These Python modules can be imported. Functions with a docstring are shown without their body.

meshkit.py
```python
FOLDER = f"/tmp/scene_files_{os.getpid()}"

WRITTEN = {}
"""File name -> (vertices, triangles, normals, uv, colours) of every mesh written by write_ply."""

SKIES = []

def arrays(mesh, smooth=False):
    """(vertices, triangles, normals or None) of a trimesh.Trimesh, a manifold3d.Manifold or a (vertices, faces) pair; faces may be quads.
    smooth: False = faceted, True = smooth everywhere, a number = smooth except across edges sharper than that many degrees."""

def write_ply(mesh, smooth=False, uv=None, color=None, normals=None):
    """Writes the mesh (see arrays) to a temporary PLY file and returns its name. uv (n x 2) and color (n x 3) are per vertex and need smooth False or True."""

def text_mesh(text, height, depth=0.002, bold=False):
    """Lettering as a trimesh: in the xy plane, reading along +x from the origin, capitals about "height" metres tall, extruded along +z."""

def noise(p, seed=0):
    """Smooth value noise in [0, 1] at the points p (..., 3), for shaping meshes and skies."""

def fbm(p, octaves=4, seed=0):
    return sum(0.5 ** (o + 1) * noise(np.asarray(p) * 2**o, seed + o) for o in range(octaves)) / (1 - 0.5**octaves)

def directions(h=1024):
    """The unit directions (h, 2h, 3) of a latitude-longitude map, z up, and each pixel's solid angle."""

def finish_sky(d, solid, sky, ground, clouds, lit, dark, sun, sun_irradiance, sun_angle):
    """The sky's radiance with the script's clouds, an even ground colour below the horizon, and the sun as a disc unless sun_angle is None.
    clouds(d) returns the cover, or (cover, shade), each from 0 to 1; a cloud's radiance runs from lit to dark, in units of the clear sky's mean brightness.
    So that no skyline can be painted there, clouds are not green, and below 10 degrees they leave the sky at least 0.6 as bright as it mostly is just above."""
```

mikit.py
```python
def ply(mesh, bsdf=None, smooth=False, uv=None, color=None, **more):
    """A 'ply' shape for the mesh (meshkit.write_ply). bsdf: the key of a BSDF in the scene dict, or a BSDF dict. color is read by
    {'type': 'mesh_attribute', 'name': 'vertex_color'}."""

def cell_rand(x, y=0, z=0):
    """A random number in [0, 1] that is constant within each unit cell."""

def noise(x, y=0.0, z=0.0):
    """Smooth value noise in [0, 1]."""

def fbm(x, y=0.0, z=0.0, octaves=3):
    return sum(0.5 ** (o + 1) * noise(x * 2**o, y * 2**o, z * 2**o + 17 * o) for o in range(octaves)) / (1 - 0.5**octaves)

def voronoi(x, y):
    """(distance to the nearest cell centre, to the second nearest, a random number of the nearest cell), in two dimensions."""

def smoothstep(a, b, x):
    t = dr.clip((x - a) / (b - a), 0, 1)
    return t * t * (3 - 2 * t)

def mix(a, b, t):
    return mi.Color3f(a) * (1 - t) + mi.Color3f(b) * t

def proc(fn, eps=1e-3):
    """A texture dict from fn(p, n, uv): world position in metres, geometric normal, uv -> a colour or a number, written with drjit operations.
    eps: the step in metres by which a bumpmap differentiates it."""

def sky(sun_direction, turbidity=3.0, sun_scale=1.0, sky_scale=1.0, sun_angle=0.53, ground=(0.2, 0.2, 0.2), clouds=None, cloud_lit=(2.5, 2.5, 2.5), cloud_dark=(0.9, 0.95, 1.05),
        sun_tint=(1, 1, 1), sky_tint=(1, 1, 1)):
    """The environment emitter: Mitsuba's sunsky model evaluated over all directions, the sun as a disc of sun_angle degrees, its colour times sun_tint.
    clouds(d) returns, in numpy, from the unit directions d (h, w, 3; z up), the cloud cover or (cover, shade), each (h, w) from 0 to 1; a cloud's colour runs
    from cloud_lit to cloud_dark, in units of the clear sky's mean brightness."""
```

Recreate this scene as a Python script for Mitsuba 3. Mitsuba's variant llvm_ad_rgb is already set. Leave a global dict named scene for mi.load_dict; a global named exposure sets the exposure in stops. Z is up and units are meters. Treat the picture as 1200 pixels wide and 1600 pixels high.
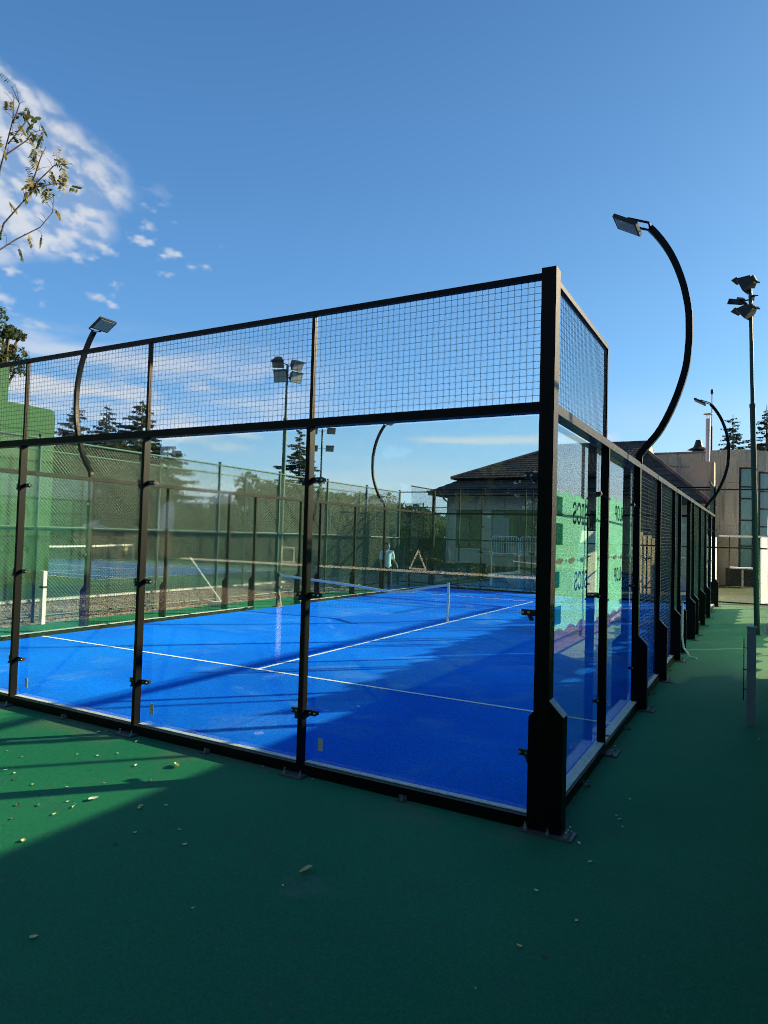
import math, random
import numpy as np, trimesh, manifold3d as m3, mitsuba as mi, drjit as dr
import mikit, meshkit
from mikit import proc, noise, fbm, voronoi, smoothstep, mix
T = mi.ScalarTransform4f
scene, labels = {'type': 'scene'}, {}
A = np.array
# ---------------------------------------------------------------- camera, sky, exposure
EYE = A([1.359, -4.815, 2.008])
FWD, UPV = A([-0.49061, 0.87066, 0.03536]), A([-0.0069, -0.04446, 0.99899])
scene['camera'] = {'type': 'perspective', 'fov': 58.96, 'fov_axis': 'x', 'near_clip': 0.05, 'far_clip': 3000.0,
                   'principal_point_offset_x': 0.00883, 'principal_point_offset_y': 0.0004,
                   'to_world': T().look_at(origin=EYE.tolist(), target=(EYE + FWD).tolist(), up=UPV.tolist())}
SUN = (0.69, 0.724, 0.388)
exposure = 2.35


def clouds(d):
    az, el = np.degrees(np.arctan2(d[..., 0], d[..., 1])), np.degrees(np.arcsin(np.clip(d[..., 2], -1, 1)))
    z0 = np.zeros_like(az)
    def F(sa, se, sk=0.0, o=5, seed=0):
        return meshkit.fbm(np.stack([(az + sk * el) / sa, el / se, z0], -1), o, seed)
    def ss(a, b, x):
        t = np.clip((x - a) / (b - a), 0, 1)
        return t * t * (3 - 2 * t)
    # the mottled sheet high on the left; it goes on out of sight to the left
    edge = ss(-0.6, 3.0, -(az + 49.6) + 5.0 * (F(3.5, 2.6, 0.5, 4, 15) - 0.5) - (el - 25) ** 2 * np.where(el > 25, 0.27, 0.20)) * ss(-180, -150, az)
    mott = 0.40 * F(2.4, 1.5, 0.8, 5, 3) + 0.60 * F(0.85, 0.60, 0.9, 4, 9)
    c = edge * (0.20 + 0.80 * ss(0.37, 0.64, mott)) * 0.8
    # loose tufts below and beside it
    tuft = ss(0, 4, el - 12.5) * ss(0, 5, 27 - el) * ss(0, 9, -(az + 38))
    c = np.maximum(c, tuft * ss(0.60, 0.74, 0.45 * F(3.4, 1.6, 0.4, 4, 21) + 0.55 * F(1.3, 0.55, 0.5, 4, 33)) * 0.7)
    # flat hazy streaks low down
    low = ss(4, 7, el) * ss(0, 5, 16.5 - el) * ss(-8, 12, -(az + 34))
    c = np.maximum(c, low * ss(0.33, 0.72, 0.6 * F(9, 1.5, 0.2, 5, 41) + 0.4 * F(2.4, 0.5, 0.3, 4, 44)) * 0.85)
    bar = np.exp(-((el - 8.15 - 0.02 * (az + 20)) / 0.42) ** 2) * ss(-29, -25, az) * ss(0, 4, -8 - az)
    c = np.maximum(c, bar * ss(0.25, 0.6, F(5, 0.7, 0.0, 4, 55)) * 0.8)
    veil = ss(14, 1, el) * (0.40 + 0.3 * ss(0.35, 0.7, F(14, 1.6, 0.0, 4, 61)))
    return np.maximum(c, veil), 0.25 * F(3, 1.5, 0.3, 3, 77)


scene['sky'] = mikit.sky(SUN, turbidity=3.0, clouds=clouds, cloud_lit=(2.25, 2.27, 2.33), cloud_dark=(1.2, 1.27, 1.4), ground=(0.14, 0.17, 0.14), sky_tint=(0.62, 0.98, 1.34), sun_scale=2.1, sun_tint=(0.94, 1.0, 1.03))

# ---------------------------------------------------------------- materials


def mat(name, color, rough=0.5, metal=0.0, spec=0.5, **kw):
    c = color if isinstance(color, dict) else {'type': 'rgb', 'value': list(color)}
    scene[name] = {'type': 'twosided', 'bsdf': {'type': 'principled', 'base_color': c, 'roughness': rough, 'metallic': metal, 'specular': spec, **kw}}
    return name


def f_court(p, n, uv):
    a = fbm(p.x * 0.35, p.y * 0.35, 0, 4)
    b = fbm(p.x * 5.0, p.y * 5.0, 3.0, 3)
    g = noise(p.x * 160, p.y * 160, 0)
    c = mix((0.013, 0.146, 0.070), (0.023, 0.176, 0.084), smoothstep(0.35, 0.7, a))
    c = mix(c, (0.040, 0.125, 0.080), 0.35 * smoothstep(0.58, 0.8, b))
    scuff = smoothstep(0.72, 0.86, fbm(p.x * 1.1 + 9, p.y * 2.6, 5.0, 4))
    c = mix(c, (0.085, 0.16, 0.115), 0.7 * scuff)
    foot = smoothstep(0.55, 0.05, dr.abs(p.y + 0.12)) * smoothstep(0.42, 0.62, fbm(p.x * 2.2, p.y * 3.0, 4.0, 4)) * smoothstep(0.2, -0.1, p.x)
    c = mix(c, (0.10, 0.13, 0.085), 0.5 * foot)
    stain = smoothstep(0.55, 0.2, dr.sqrt(dr.square((p.x - 0.75) / 0.45) + dr.square((p.y - 3.15) / 0.75)) + 0.8 * (fbm(p.x * 3, p.y * 3, 1.0, 3) - 0.5))
    ring = smoothstep(0.12, 0.0, dr.abs(dr.sqrt(dr.square((p.x - 0.75) / 0.5) + dr.square((p.y - 3.2) / 0.8)) - 0.9 + 0.9 * (fbm(p.x * 2.5, p.y * 2.5, 7.0, 3) - 0.5)))
    c = mix(c, (0.10, 0.15, 0.11), 0.30 * ring * smoothstep(0.3, 0.7, fbm(p.x * 4, p.y * 4, 2.0, 2)) + 0.12 * stain)
    dust_and_sun = smoothstep(-0.3, 0.5, p.x) * smoothstep(3.5, 9.0, p.y) * (0.35 + 0.65 * fbm(p.x * 1.4, p.y * 0.7, 11.0, 4))  # path dust, also painted lighter in place of sun the windscreens block
    c = mix(c, (0.22, 0.29, 0.20), 0.65 * dust_and_sun)
    g3 = smoothstep(0.80, 0.95, noise(p.x * 55, p.y * 55, 9.0))
    c = mix(c, (0.10, 0.15, 0.11), 0.22 * g3)
    return c * (0.82 + 0.36 * g)


def f_turf(p, n, uv):
    a = fbm(p.x * 0.5, p.y * 0.5, 0, 4)
    g = noise(p.x * 90, p.y * 90, 0)
    g2 = noise(p.x * 33, p.y * 33, 4.0)
    c = mix((0.0012, 0.125, 0.72), (0.002, 0.165, 0.82), smoothstep(0.3, 0.7, a))
    sand = smoothstep(0.60, 0.85, fbm(p.x * 0.9 + 3, p.y * 1.9, 2.0, 5)) * 0.3 + 0.25 * smoothstep(0.74, 0.9, fbm(p.x * 6, p.y * 14, 6.0, 3))
    c = mix(c, (0.09, 0.27, 0.66), sand * (0.35 + 0.65 * g2))
    edge = dr.minimum(dr.minimum(p.x + 10, -p.x), dr.minimum(p.y, 20 - p.y))
    c = mix(c, (0.20, 0.31, 0.50), 0.65 * smoothstep(0.75, 0.1, edge) * smoothstep(0.40, 0.62, fbm(p.x * 1.3, p.y * 1.3, 8.0, 3)) * smoothstep(15.5, 18.0, p.y))
    c = c * (0.86 + 0.28 * fbm(p.x * 0.25 + 4, p.y * 0.9, 3.0, 4))
    seam = smoothstep(0.030, 0.0, dr.abs(p.x + 6.67)) + smoothstep(0.030, 0.0, dr.abs(p.x + 3.33))
    c = c * (1 - 0.25 * seam)
    trail = smoothstep(0.035, 0.0, dr.abs(fbm(p.x * 0.35, p.y * 0.22, 9.0, 3) - 0.5)) * smoothstep(0.4, 0.7, fbm(p.x * 2.5, p.y * 2.5, 1.0, 3))
    c = mix(c, (0.10, 0.28, 0.66), 0.35 * trail)
    return c * (0.72 + 0.5 * g)


def f_gravel(p, n, uv):
    d1, d2, r = voronoi(p.x * 17, p.y * 17)
    c = mix((0.20, 0.17, 0.13), (0.42, 0.38, 0.32), r)
    return c * (0.45 + 0.55 * smoothstep(0.02, 0.25, d2 - d1)) * (0.75 + 0.5 * fbm(p.x * 0.8, p.y * 0.8, 0, 3))


def f_earth(p, n, uv):
    a = fbm(p.x * 0.12, p.y * 0.12, 0, 4)
    b = fbm(p.x * 2.2, p.y * 2.2, 3.0, 4)
    return mix(mix((0.075, 0.09, 0.05), (0.15, 0.135, 0.10), smoothstep(0.4, 0.65, a)), (0.05, 0.075, 0.035), smoothstep(0.45, 0.7, b))


def f_conc(p, n, uv):
    a = fbm(p.x * 0.8, p.y * 0.8, p.z * 0.8, 4)
    st = fbm(p.x * 4.0, p.y * 4.0, p.z * 0.25, 4)
    c = mix((0.345, 0.30, 0.225), (0.45, 0.40, 0.31), a)
    return mix(c, (0.19, 0.17, 0.135), 0.75 * smoothstep(0.52, 0.74, st)) * (0.9 + 0.2 * noise(p.x * 40, p.y * 40, p.z * 40))


def f_sill(p, n, uv):
    return mix((0.44, 0.46, 0.43), (0.60, 0.63, 0.59), fbm(p.x * 7, p.y * 7, p.z * 7, 4)) * (0.8 + 0.3 * noise(p.x * 60, p.y * 60, 0))


def f_gwall(p, n, uv):
    a = fbm(p.x * 0.5, p.y * 0.5, p.z * 0.4, 4)
    st = fbm(p.x * 3, p.y * 3, p.z * 0.3, 3)
    c = mix((0.010, 0.076, 0.028), (0.016, 0.094, 0.038), a)
    return mix(c, (0.03, 0.085, 0.045), 0.4 * smoothstep(0.55, 0.75, st))


def f_tile(p, n, uv):
    r = mikit.cell_rand(p.x / 0.24, p.y / 0.34, 0)
    return mix(mix((0.062, 0.052, 0.046), (0.095, 0.076, 0.064), r), (0.05, 0.047, 0.043), smoothstep(0.45, 0.7, fbm(p.x * 1.3, p.y * 1.3, p.z, 3)))


def f_rtile(p, n, uv):
    r = mikit.cell_rand(p.x / 0.3, p.y / 0.26, 0)
    return mix(mix((0.20, 0.095, 0.065), (0.28, 0.15, 0.105), r), (0.12, 0.085, 0.07), smoothstep(0.5, 0.75, fbm(p.x * 1.3, p.y * 1.3, p.z, 3)))


def f_banner(p, n, uv):
    return mix((0.17, 0.58, 0.39), (0.21, 0.66, 0.47), fbm(p.y * 1.2, p.z * 3.0, 0, 3))


def f_leafA(p, n, uv):
    return mix((0.024, 0.048, 0.027), (0.064, 0.098, 0.054), fbm(p.x * 0.9, p.y * 0.9, p.z * 0.9, 3))


def f_leafB(p, n, uv):
    return mix((0.034, 0.060, 0.031), (0.090, 0.116, 0.060), fbm(p.x * 0.7, p.y * 0.7, p.z * 0.7, 3))


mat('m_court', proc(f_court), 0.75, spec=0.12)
mat('m_turf', proc(f_turf), 0.95, spec=0.05)
mat('m_gravel', proc(f_gravel), 0.95, spec=0.2)
mat('m_earth', proc(f_earth), 0.95, spec=0.1)
mat('m_conc', proc(f_conc), 0.9, spec=0.2)
mat('m_sill', proc(f_sill), 0.6)
mat('m_gwall', proc(f_gwall), 0.75, spec=0.3)
mat('m_gdark', (0.014, 0.050, 0.028), 0.8, spec=0.2)
mat('m_galv', (0.17, 0.185, 0.165), 0.5, spec=0.3)
mat('m_tile', proc(f_tile), 0.85, spec=0.2)
mat('m_rtile', proc(f_rtile), 0.8, spec=0.25)
mat('m_tennis', (0.022, 0.098, 0.25), 0.75, spec=0.3)
mat('m_tgreen', (0.030, 0.118, 0.062), 0.75, spec=0.3)
mat('m_line', (0.86, 0.87, 0.86), 0.7, spec=0.3)
mat('m_black', (0.0035, 0.0036, 0.004), 0.42, spec=0.13)
mat('m_blacksoft', (0.013, 0.013, 0.013), 0.55)
mat('m_wire', (0.012, 0.014, 0.014), 0.30, spec=0.6)
mat('m_steel', (0.48, 0.48, 0.47), 0.35, 0.9)
mat('m_plate', (0.11, 0.115, 0.12), 0.5, 0.5)
mat('m_gpaint', (0.032, 0.090, 0.068), 0.5, spec=0.35)
mat('m_gwire', (0.085, 0.145, 0.11), 0.45)
mat('m_dgreen', (0.006, 0.030, 0.022), 0.5, spec=0.3)
mat('m_white', (0.76, 0.77, 0.74), 0.5)
mat('m_cream', (0.60, 0.54, 0.42), 0.8, spec=0.2)
mat('m_panel', (0.40, 0.385, 0.33), 0.85, spec=0.2)
mat('m_greypost', (0.21, 0.235, 0.25), 0.5)
mat('m_lampglass', (0.25, 0.28, 0.28), 0.15, spec=0.6)
mat('m_lampbody', (0.016, 0.019, 0.020), 0.5, spec=0.3)
mat('m_winglass', (0.020, 0.050, 0.042), 0.06, spec=0.8)
mat('m_winlit', (0.10, 0.22, 0.19), 0.10, spec=0.8)
mat('m_dark', (0.012, 0.014, 0.014), 0.7)
mat('m_fascia', (0.10, 0.085, 0.07), 0.8)
mat('m_pipe', (0.42, 0.37, 0.36), 0.4, 0.5)
mat('m_stone', (0.38, 0.31, 0.21), 0.95, spec=0.1)
mat('m_net', (0.014, 0.016, 0.018), 0.7)
mat('m_bark', (0.085, 0.065, 0.048), 0.9, spec=0.2)
mat('m_twig', (0.045, 0.035, 0.030), 0.8, spec=0.2)
mat('m_dwind', (0.012, 0.055, 0.036), 0.85, spec=0.2)
mat('m_skin', (0.42, 0.24, 0.16), 0.5)
mat('m_shirt', (0.72, 0.77, 0.78), 0.8)
mat('m_trouser', (0.022, 0.026, 0.030), 0.85)
mat('m_hair', (0.02, 0.015, 0.012), 0.6)
mat('m_racket', (0.02, 0.05, 0.06), 0.4)
mat('m_dry', (0.70, 0.55, 0.27), 0.8, spec=0.2)
mat('m_drydark', (0.20, 0.11, 0.06), 0.8, spec=0.2)
mat('m_pale', (0.62, 0.60, 0.52), 0.8, spec=0.2)
mat('m_sticker', (0.60, 0.58, 0.50), 0.6)
mat('m_beige', (0.62, 0.50, 0.30), 0.85)
scene['m_glass'] = {'type': 'thindielectric', 'int_ior': 1.52, 'specular_transmittance': {'type': 'rgb', 'value': [0.82, 0.95, 0.91]}}
def thin(name, color, trans=1.0, rough=0.6):
    c = color if isinstance(color, dict) else {'type': 'rgb', 'value': list(color)}
    scene[name] = {'type': 'principledthin', 'base_color': c, 'roughness': rough, 'diff_trans': trans, 'spec_trans': 0.0}
thin('m_banner', proc(f_banner), 1.6)
thin('m_mark', (0.16, 0.52, 0.36), 1.5)
thin('m_text', (0.06, 0.24, 0.17), 1.3)
thin('m_leafA', proc(f_leafA), 0.55)
thin('m_leafB', proc(f_leafB), 0.7)
thin('m_needle', (0.045, 0.066, 0.046), 0.4)
thin('m_needleB', (0.085, 0.105, 0.085), 0.4)
thin('m_yleaf', (0.30, 0.26, 0.085), 0.8)
thin('m_gleaf', (0.085, 0.12, 0.05), 0.7)

# ---------------------------------------------------------------- helpers
RNG = np.random.default_rng(7)
COUNT = {}


def key_of(name, parent=None):
    base = (parent + '__' if parent else '') + name
    n = COUNT.get(base, -1) + 1
    COUNT[base] = n
    return base if n == 0 else f'{base}_{n:03d}'


def thing(name, label, cat, group=None):
    k = key_of(name)
    labels[k] = {'label': label, 'category': cat}
    if group:
        labels[k]['group'] = group
    return k


def part(parent, name, mesh, m, smooth=False, label=None, stuff=False):
    k = key_of(name, parent)
    scene[k] = mikit.ply(mesh, m, smooth)
    if label or stuff:
        labels[k] = {}
        if label:
            labels[k]['label'] = label
        if stuff:
            labels[k]['kind'] = 'stuff'
    return k


def solo(name, mesh, m, label, cat, smooth=False, group=None):
    k = thing(name, label, cat, group)
    scene[k] = mikit.ply(mesh, m, smooth)
    return k


def struct(name, mesh, m, smooth=False):
    k = key_of(name)
    scene[k] = mikit.ply(mesh, m, smooth)
    labels[k] = {'kind': 'structure', 'label': name.replace('_', ' ')}
    return k


def cat(*ms):
    ms = [m for x in ms for m in (x if isinstance(x, list) else [x])]
    vs, fs, o = [], [], 0
    for v, f in ms:
        vs.append(v); fs.append(f + o); o += len(v)
    return np.vstack(vs), np.vstack(fs)


CV = A([[x, y, z] for x in (0, 1) for y in (0, 1) for z in (0, 1)], float)
CF = A([[0, 1, 3], [0, 3, 2], [4, 6, 7], [4, 7, 5], [0, 4, 5], [0, 5, 1], [2, 3, 7], [2, 7, 6], [0, 2, 6], [0, 6, 4], [1, 5, 7], [1, 7, 3]])


def box(x0, x1, y0, y1, z0, z1):
    lo, hi = A([min(x0, x1), min(y0, y1), min(z0, z1)], float), A([max(x0, x1), max(y0, y1), max(z0, z1)], float)
    return lo + CV * (hi - lo), CF.copy()


def xf(m, M):
    v, f = m
    M = np.asarray(M, float)
    v = v @ M[:3, :3].T + M[:3, 3]
    return v, (f[:, ::-1] if np.linalg.det(M[:3, :3]) < 0 else f)


def frame(o, ax, ay, az):
    M = np.eye(4)
    M[:3, 0], M[:3, 1], M[:3, 2], M[:3, 3] = ax, ay, az, o
    return M


def beam(p, q, w, h=None, up=(0, 0, 1)):
    p, q = A(p, float), A(q, float)
    z = (q - p) / np.linalg.norm(q - p)
    up = A(up, float)
    if abs(z @ up) > 0.97:
        up = A([1.0, 0, 0])
    x = np.cross(up, z); x /= np.linalg.norm(x)
    y = np.cross(z, x)
    h = w if h is None else h
    return xf(box(-w / 2, w / 2, -h / 2, h / 2, 0, np.linalg.norm(q - p)), frame(p, x, y, z))


def tube(pts, r, sides=8, caps=True):
    p = np.asarray(pts, float)
    t = np.gradient(p, axis=0); t /= np.linalg.norm(t, axis=1, keepdims=True) + 1e-12
    ref = A([0, 0, 1.0]) if abs(t[0][2]) < 0.9 else A([1.0, 0, 0])
    n = []
    for i in range(len(p)):
        a = ref - t[i] * (ref @ t[i])
        a /= np.linalg.norm(a); n.append(a); ref = a
    n = A(n); b = np.cross(t, n)
    ang = np.arange(sides) * 2 * np.pi / sides + (np.pi / 4 if sides == 4 else 0)
    r = np.broadcast_to(np.asarray(r, float), (len(p),))
    v = (p[:, None] + r[:, None, None] * (np.cos(ang)[None, :, None] * n[:, None] + np.sin(ang)[None, :, None] * b[:, None])).reshape(-1, 3)
    i, j = np.meshgrid(np.arange(len(p) - 1), np.arange(sides), indexing='ij')
    q = np.stack([i * sides + j, i * sides + (j + 1) % sides, (i + 1) * sides + (j + 1) % sides, (i + 1) * sides + j], -1).reshape(-1, 4)
    f = np.vstack([q[:, [0, 1, 2]], q[:, [0, 2, 3]]])
    if caps:
        e = (len(p) - 1) * sides
        f = np.vstack([f, [[0, k + 1, k] for k in range(1, sides - 1)], [[e, e + k, e + k + 1] for k in range(1, sides - 1)]])
    return v, f


def segs(P, Q, r, sides=4):
    """many straight wires at once"""
    P, Q = np.asarray(P, float), np.asarray(Q, float)
    t = Q - P; t /= np.linalg.norm(t, axis=1, keepdims=True) + 1e-12
    ref = np.where(np.abs(t[:, 2:]) < 0.9, [0, 0, 1.0], [1.0, 0, 0])
    n = np.cross(t, ref); n /= np.linalg.norm(n, axis=1, keepdims=True)
    b = np.cross(t, n)
    ang = np.arange(sides) * 2 * np.pi / sides
    ring = np.cos(ang)[None, :, None] * n[:, None] + np.sin(ang)[None, :, None] * b[:, None]
    v = np.concatenate([P[:, None] + r * ring, Q[:, None] + r * ring], 1).reshape(-1, 3)
    base = np.arange(len(P))[:, None] * 2 * sides
    k = np.arange(sides)[None]
    k2 = (k + 1) % sides
    f = np.concatenate([np.stack([base + k, base + k2, base + sides + k2], -1).reshape(-1, 3), np.stack([base + k, base + sides + k2, base + sides + k], -1).reshape(-1, 3)])
    return v, f


def prism(poly, t0, t1, o, a, b, n):
    """polygon (convex order not needed) in plane o + u a + v b, extruded along n from t0 to t1"""
    import shapely.geometry as sg
    m = trimesh.creation.extrude_polygon(sg.Polygon(poly), t1 - t0, engine='earcut')
    v = np.asarray(m.vertices)
    v = A(o, float) + v[:, :1] * A(a, float) + v[:, 1:2] * A(b, float) + (v[:, 2:] + t0) * A(n, float)
    f = np.asarray(m.faces)
    if np.linalg.det(A([a, b, n], float)) < 0:
        f = f[:, ::-1]
    return v, f


def quad(a, b, c, d):
    return A([a, b, c, d], float), A([[0, 1, 2], [0, 2, 3]])


def cyl(p, q, r, sides=12):
    return tube([p, q], r, sides)


def sheet(x0, x1, y0, y1, z):
    return quad((x0, y0, z), (x1, y0, z), (x1, y1, z), (x0, y1, z))


def chain(p, q, z0, z1, pitch=0.085, r=0.0032):
    """chain-link fabric between two ground points as two families of diagonal wires, one set a little in front of the other"""
    p, q = A([*p, 0.0]), A([*q, 0.0])
    L = np.linalg.norm(q - p); a = (q - p) / L
    nrm = A([-a[1], a[0], 0])
    H = z1 - z0
    P, Q = [], []
    for s in (1, -1):
        c = np.arange(-H, L + H, pitch)
        # line: u = c + s*(v) ; v in [0,H]
        u0, u1 = c, c + s * H
        v0, v1 = np.zeros_like(c), np.full_like(c, H)
        for U0, V0, U1, V1 in ((u0, v0, u1, v1),):
            lo, hi = np.zeros_like(c), np.full_like(c, H)
            # 0 <= c + s v <= L
            if s == 1:
                lo, hi = np.maximum(lo, -c), np.minimum(hi, L - c)
            else:
                lo, hi = np.maximum(lo, c - L), np.minimum(hi, c)
            ok = hi - lo > 0.01
            cc, lo, hi = c[ok], lo[ok], hi[ok]
            off = nrm * (0.003 * s)
            P.append(p + np.outer(cc + s * lo, a) + np.outer(lo + z0, [0, 0, 1]) + off)
            Q.append(p + np.outer(cc + s * hi, a) + np.outer(hi + z0, [0, 0, 1]) + off)
    return segs(np.vstack(P), np.vstack(Q), r, 3)


def at(px, dist):
    """ground point along the bearing of a photograph column"""
    d = FWD * 1061.5 + A([0.87135, 0.48987, 0.0278]) * (px - 589.4)
    d = d[:2] / np.linalg.norm(d[:2])
    return EYE[:2] + d * dist


def H(py, px, dist):
    """height of a thing whose top is at that row"""
    d = FWD * 1061.5 + A([0.87135, 0.48987, 0.0278]) * (px - 589.4) - UPV * (py - 799.3)
    return EYE[2] + d[2] / np.hypot(d[0], d[1]) * dist


# ---------------------------------------------------------------- ground
struct('ground', sheet(-420, 420, -420, 420, -0.03), 'm_earth')
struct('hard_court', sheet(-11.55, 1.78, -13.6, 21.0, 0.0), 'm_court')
struct('gravel_strip', sheet(-15.5, -11.55, -16, 30, -0.012), 'm_gravel')
g = RNG.uniform(size=(3600, 2)) * [3.7, 17] + [-15.35, 2.5]
rad = RNG.uniform(0.012, 0.034, len(g))
oct_v = A([[1, 0, 0], [-1, 0, 0], [0, 1, 0], [0, -1, 0], [0, 0, .7], [0, 0, -.7]], float)
oct_f = A([[0, 2, 4], [2, 1, 4], [1, 3, 4], [3, 0, 4], [2, 0, 5], [1, 2, 5], [3, 1, 5], [0, 3, 5]])
ang = RNG.uniform(0, 6.28, len(g))
rot = np.stack([np.stack([np.cos(ang), -np.sin(ang)], -1), np.stack([np.sin(ang), np.cos(ang)], -1)], 1)
ov = np.repeat(oct_v[None], len(g), 0) * RNG.uniform(0.7, 1.3, (len(g), 6, 1)) * rad[:, None, None]
ov[..., :2] = np.einsum('kij,knj->kni', rot, ov[..., :2])
ov += np.concatenate([g, np.full((len(g), 1), -0.004)], 1)[:, None]
scene['pebbles'] = mikit.ply((ov.reshape(-1, 3), (oct_f[None] + 6 * np.arange(len(g))[:, None, None]).reshape(-1, 3)), 'm_gravel')
labels['pebbles'] = {'kind': 'stuff', 'category': 'gravel', 'label': 'loose grey and tan pebbles on the strip between the two court fences'}
struct('kerb', box(-15.62, -15.5, -16, 30, -0.05, 0.055), 'm_sill')
struct('tennis_apron', sheet(-52, -15.62, -2, 33, -0.008), 'm_tgreen')
struct('tennis_court', sheet(-44.8, -21.0, 13.0, 23.97, -0.003), 'm_tennis')
tl = []
for y in (13.0, 14.37, 22.6, 23.97):
    tl.append(sheet(-44.8, -21.0, y - 0.035, y + 0.035, 0.002))
for x in (-44.77, -39.3, -26.5, -21.03):
    tl.append(sheet(x - 0.035, x + 0.035, 13.0 if abs(x + 32.9) > 8 else 14.41, 23.97 if abs(x + 32.9) > 8 else 22.56, 0.006))
tl.append(sheet(-39.26, -26.54, 18.45, 18.52, 0.010))
for m in tl:
    part('tennis_court', 'court_line', m, 'm_line')
mat('m_paving', (0.065, 0.088, 0.062), 0.9, spec=0.2)
struct('walkway', sheet(-30, 12, 21.0, 27.0, -0.012), 'm_paving')
PT = struct('padel_turf', box(-9.99, -0.02, 0.02, 19.98, -0.01, 0.014), 'm_turf')
LZ = 0.0185
for m in (sheet(-9.98, -0.03, 3.025, 3.075, LZ), sheet(-9.98, -0.03, 16.925, 16.975, LZ), sheet(-5.025, -4.975, 3.077, 16.923, LZ)):
    part(PT, 'court_line', m, 'm_line')

# ---------------------------------------------------------------- padel court cage
ZR, ZT = 2.955, 3.905


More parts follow.
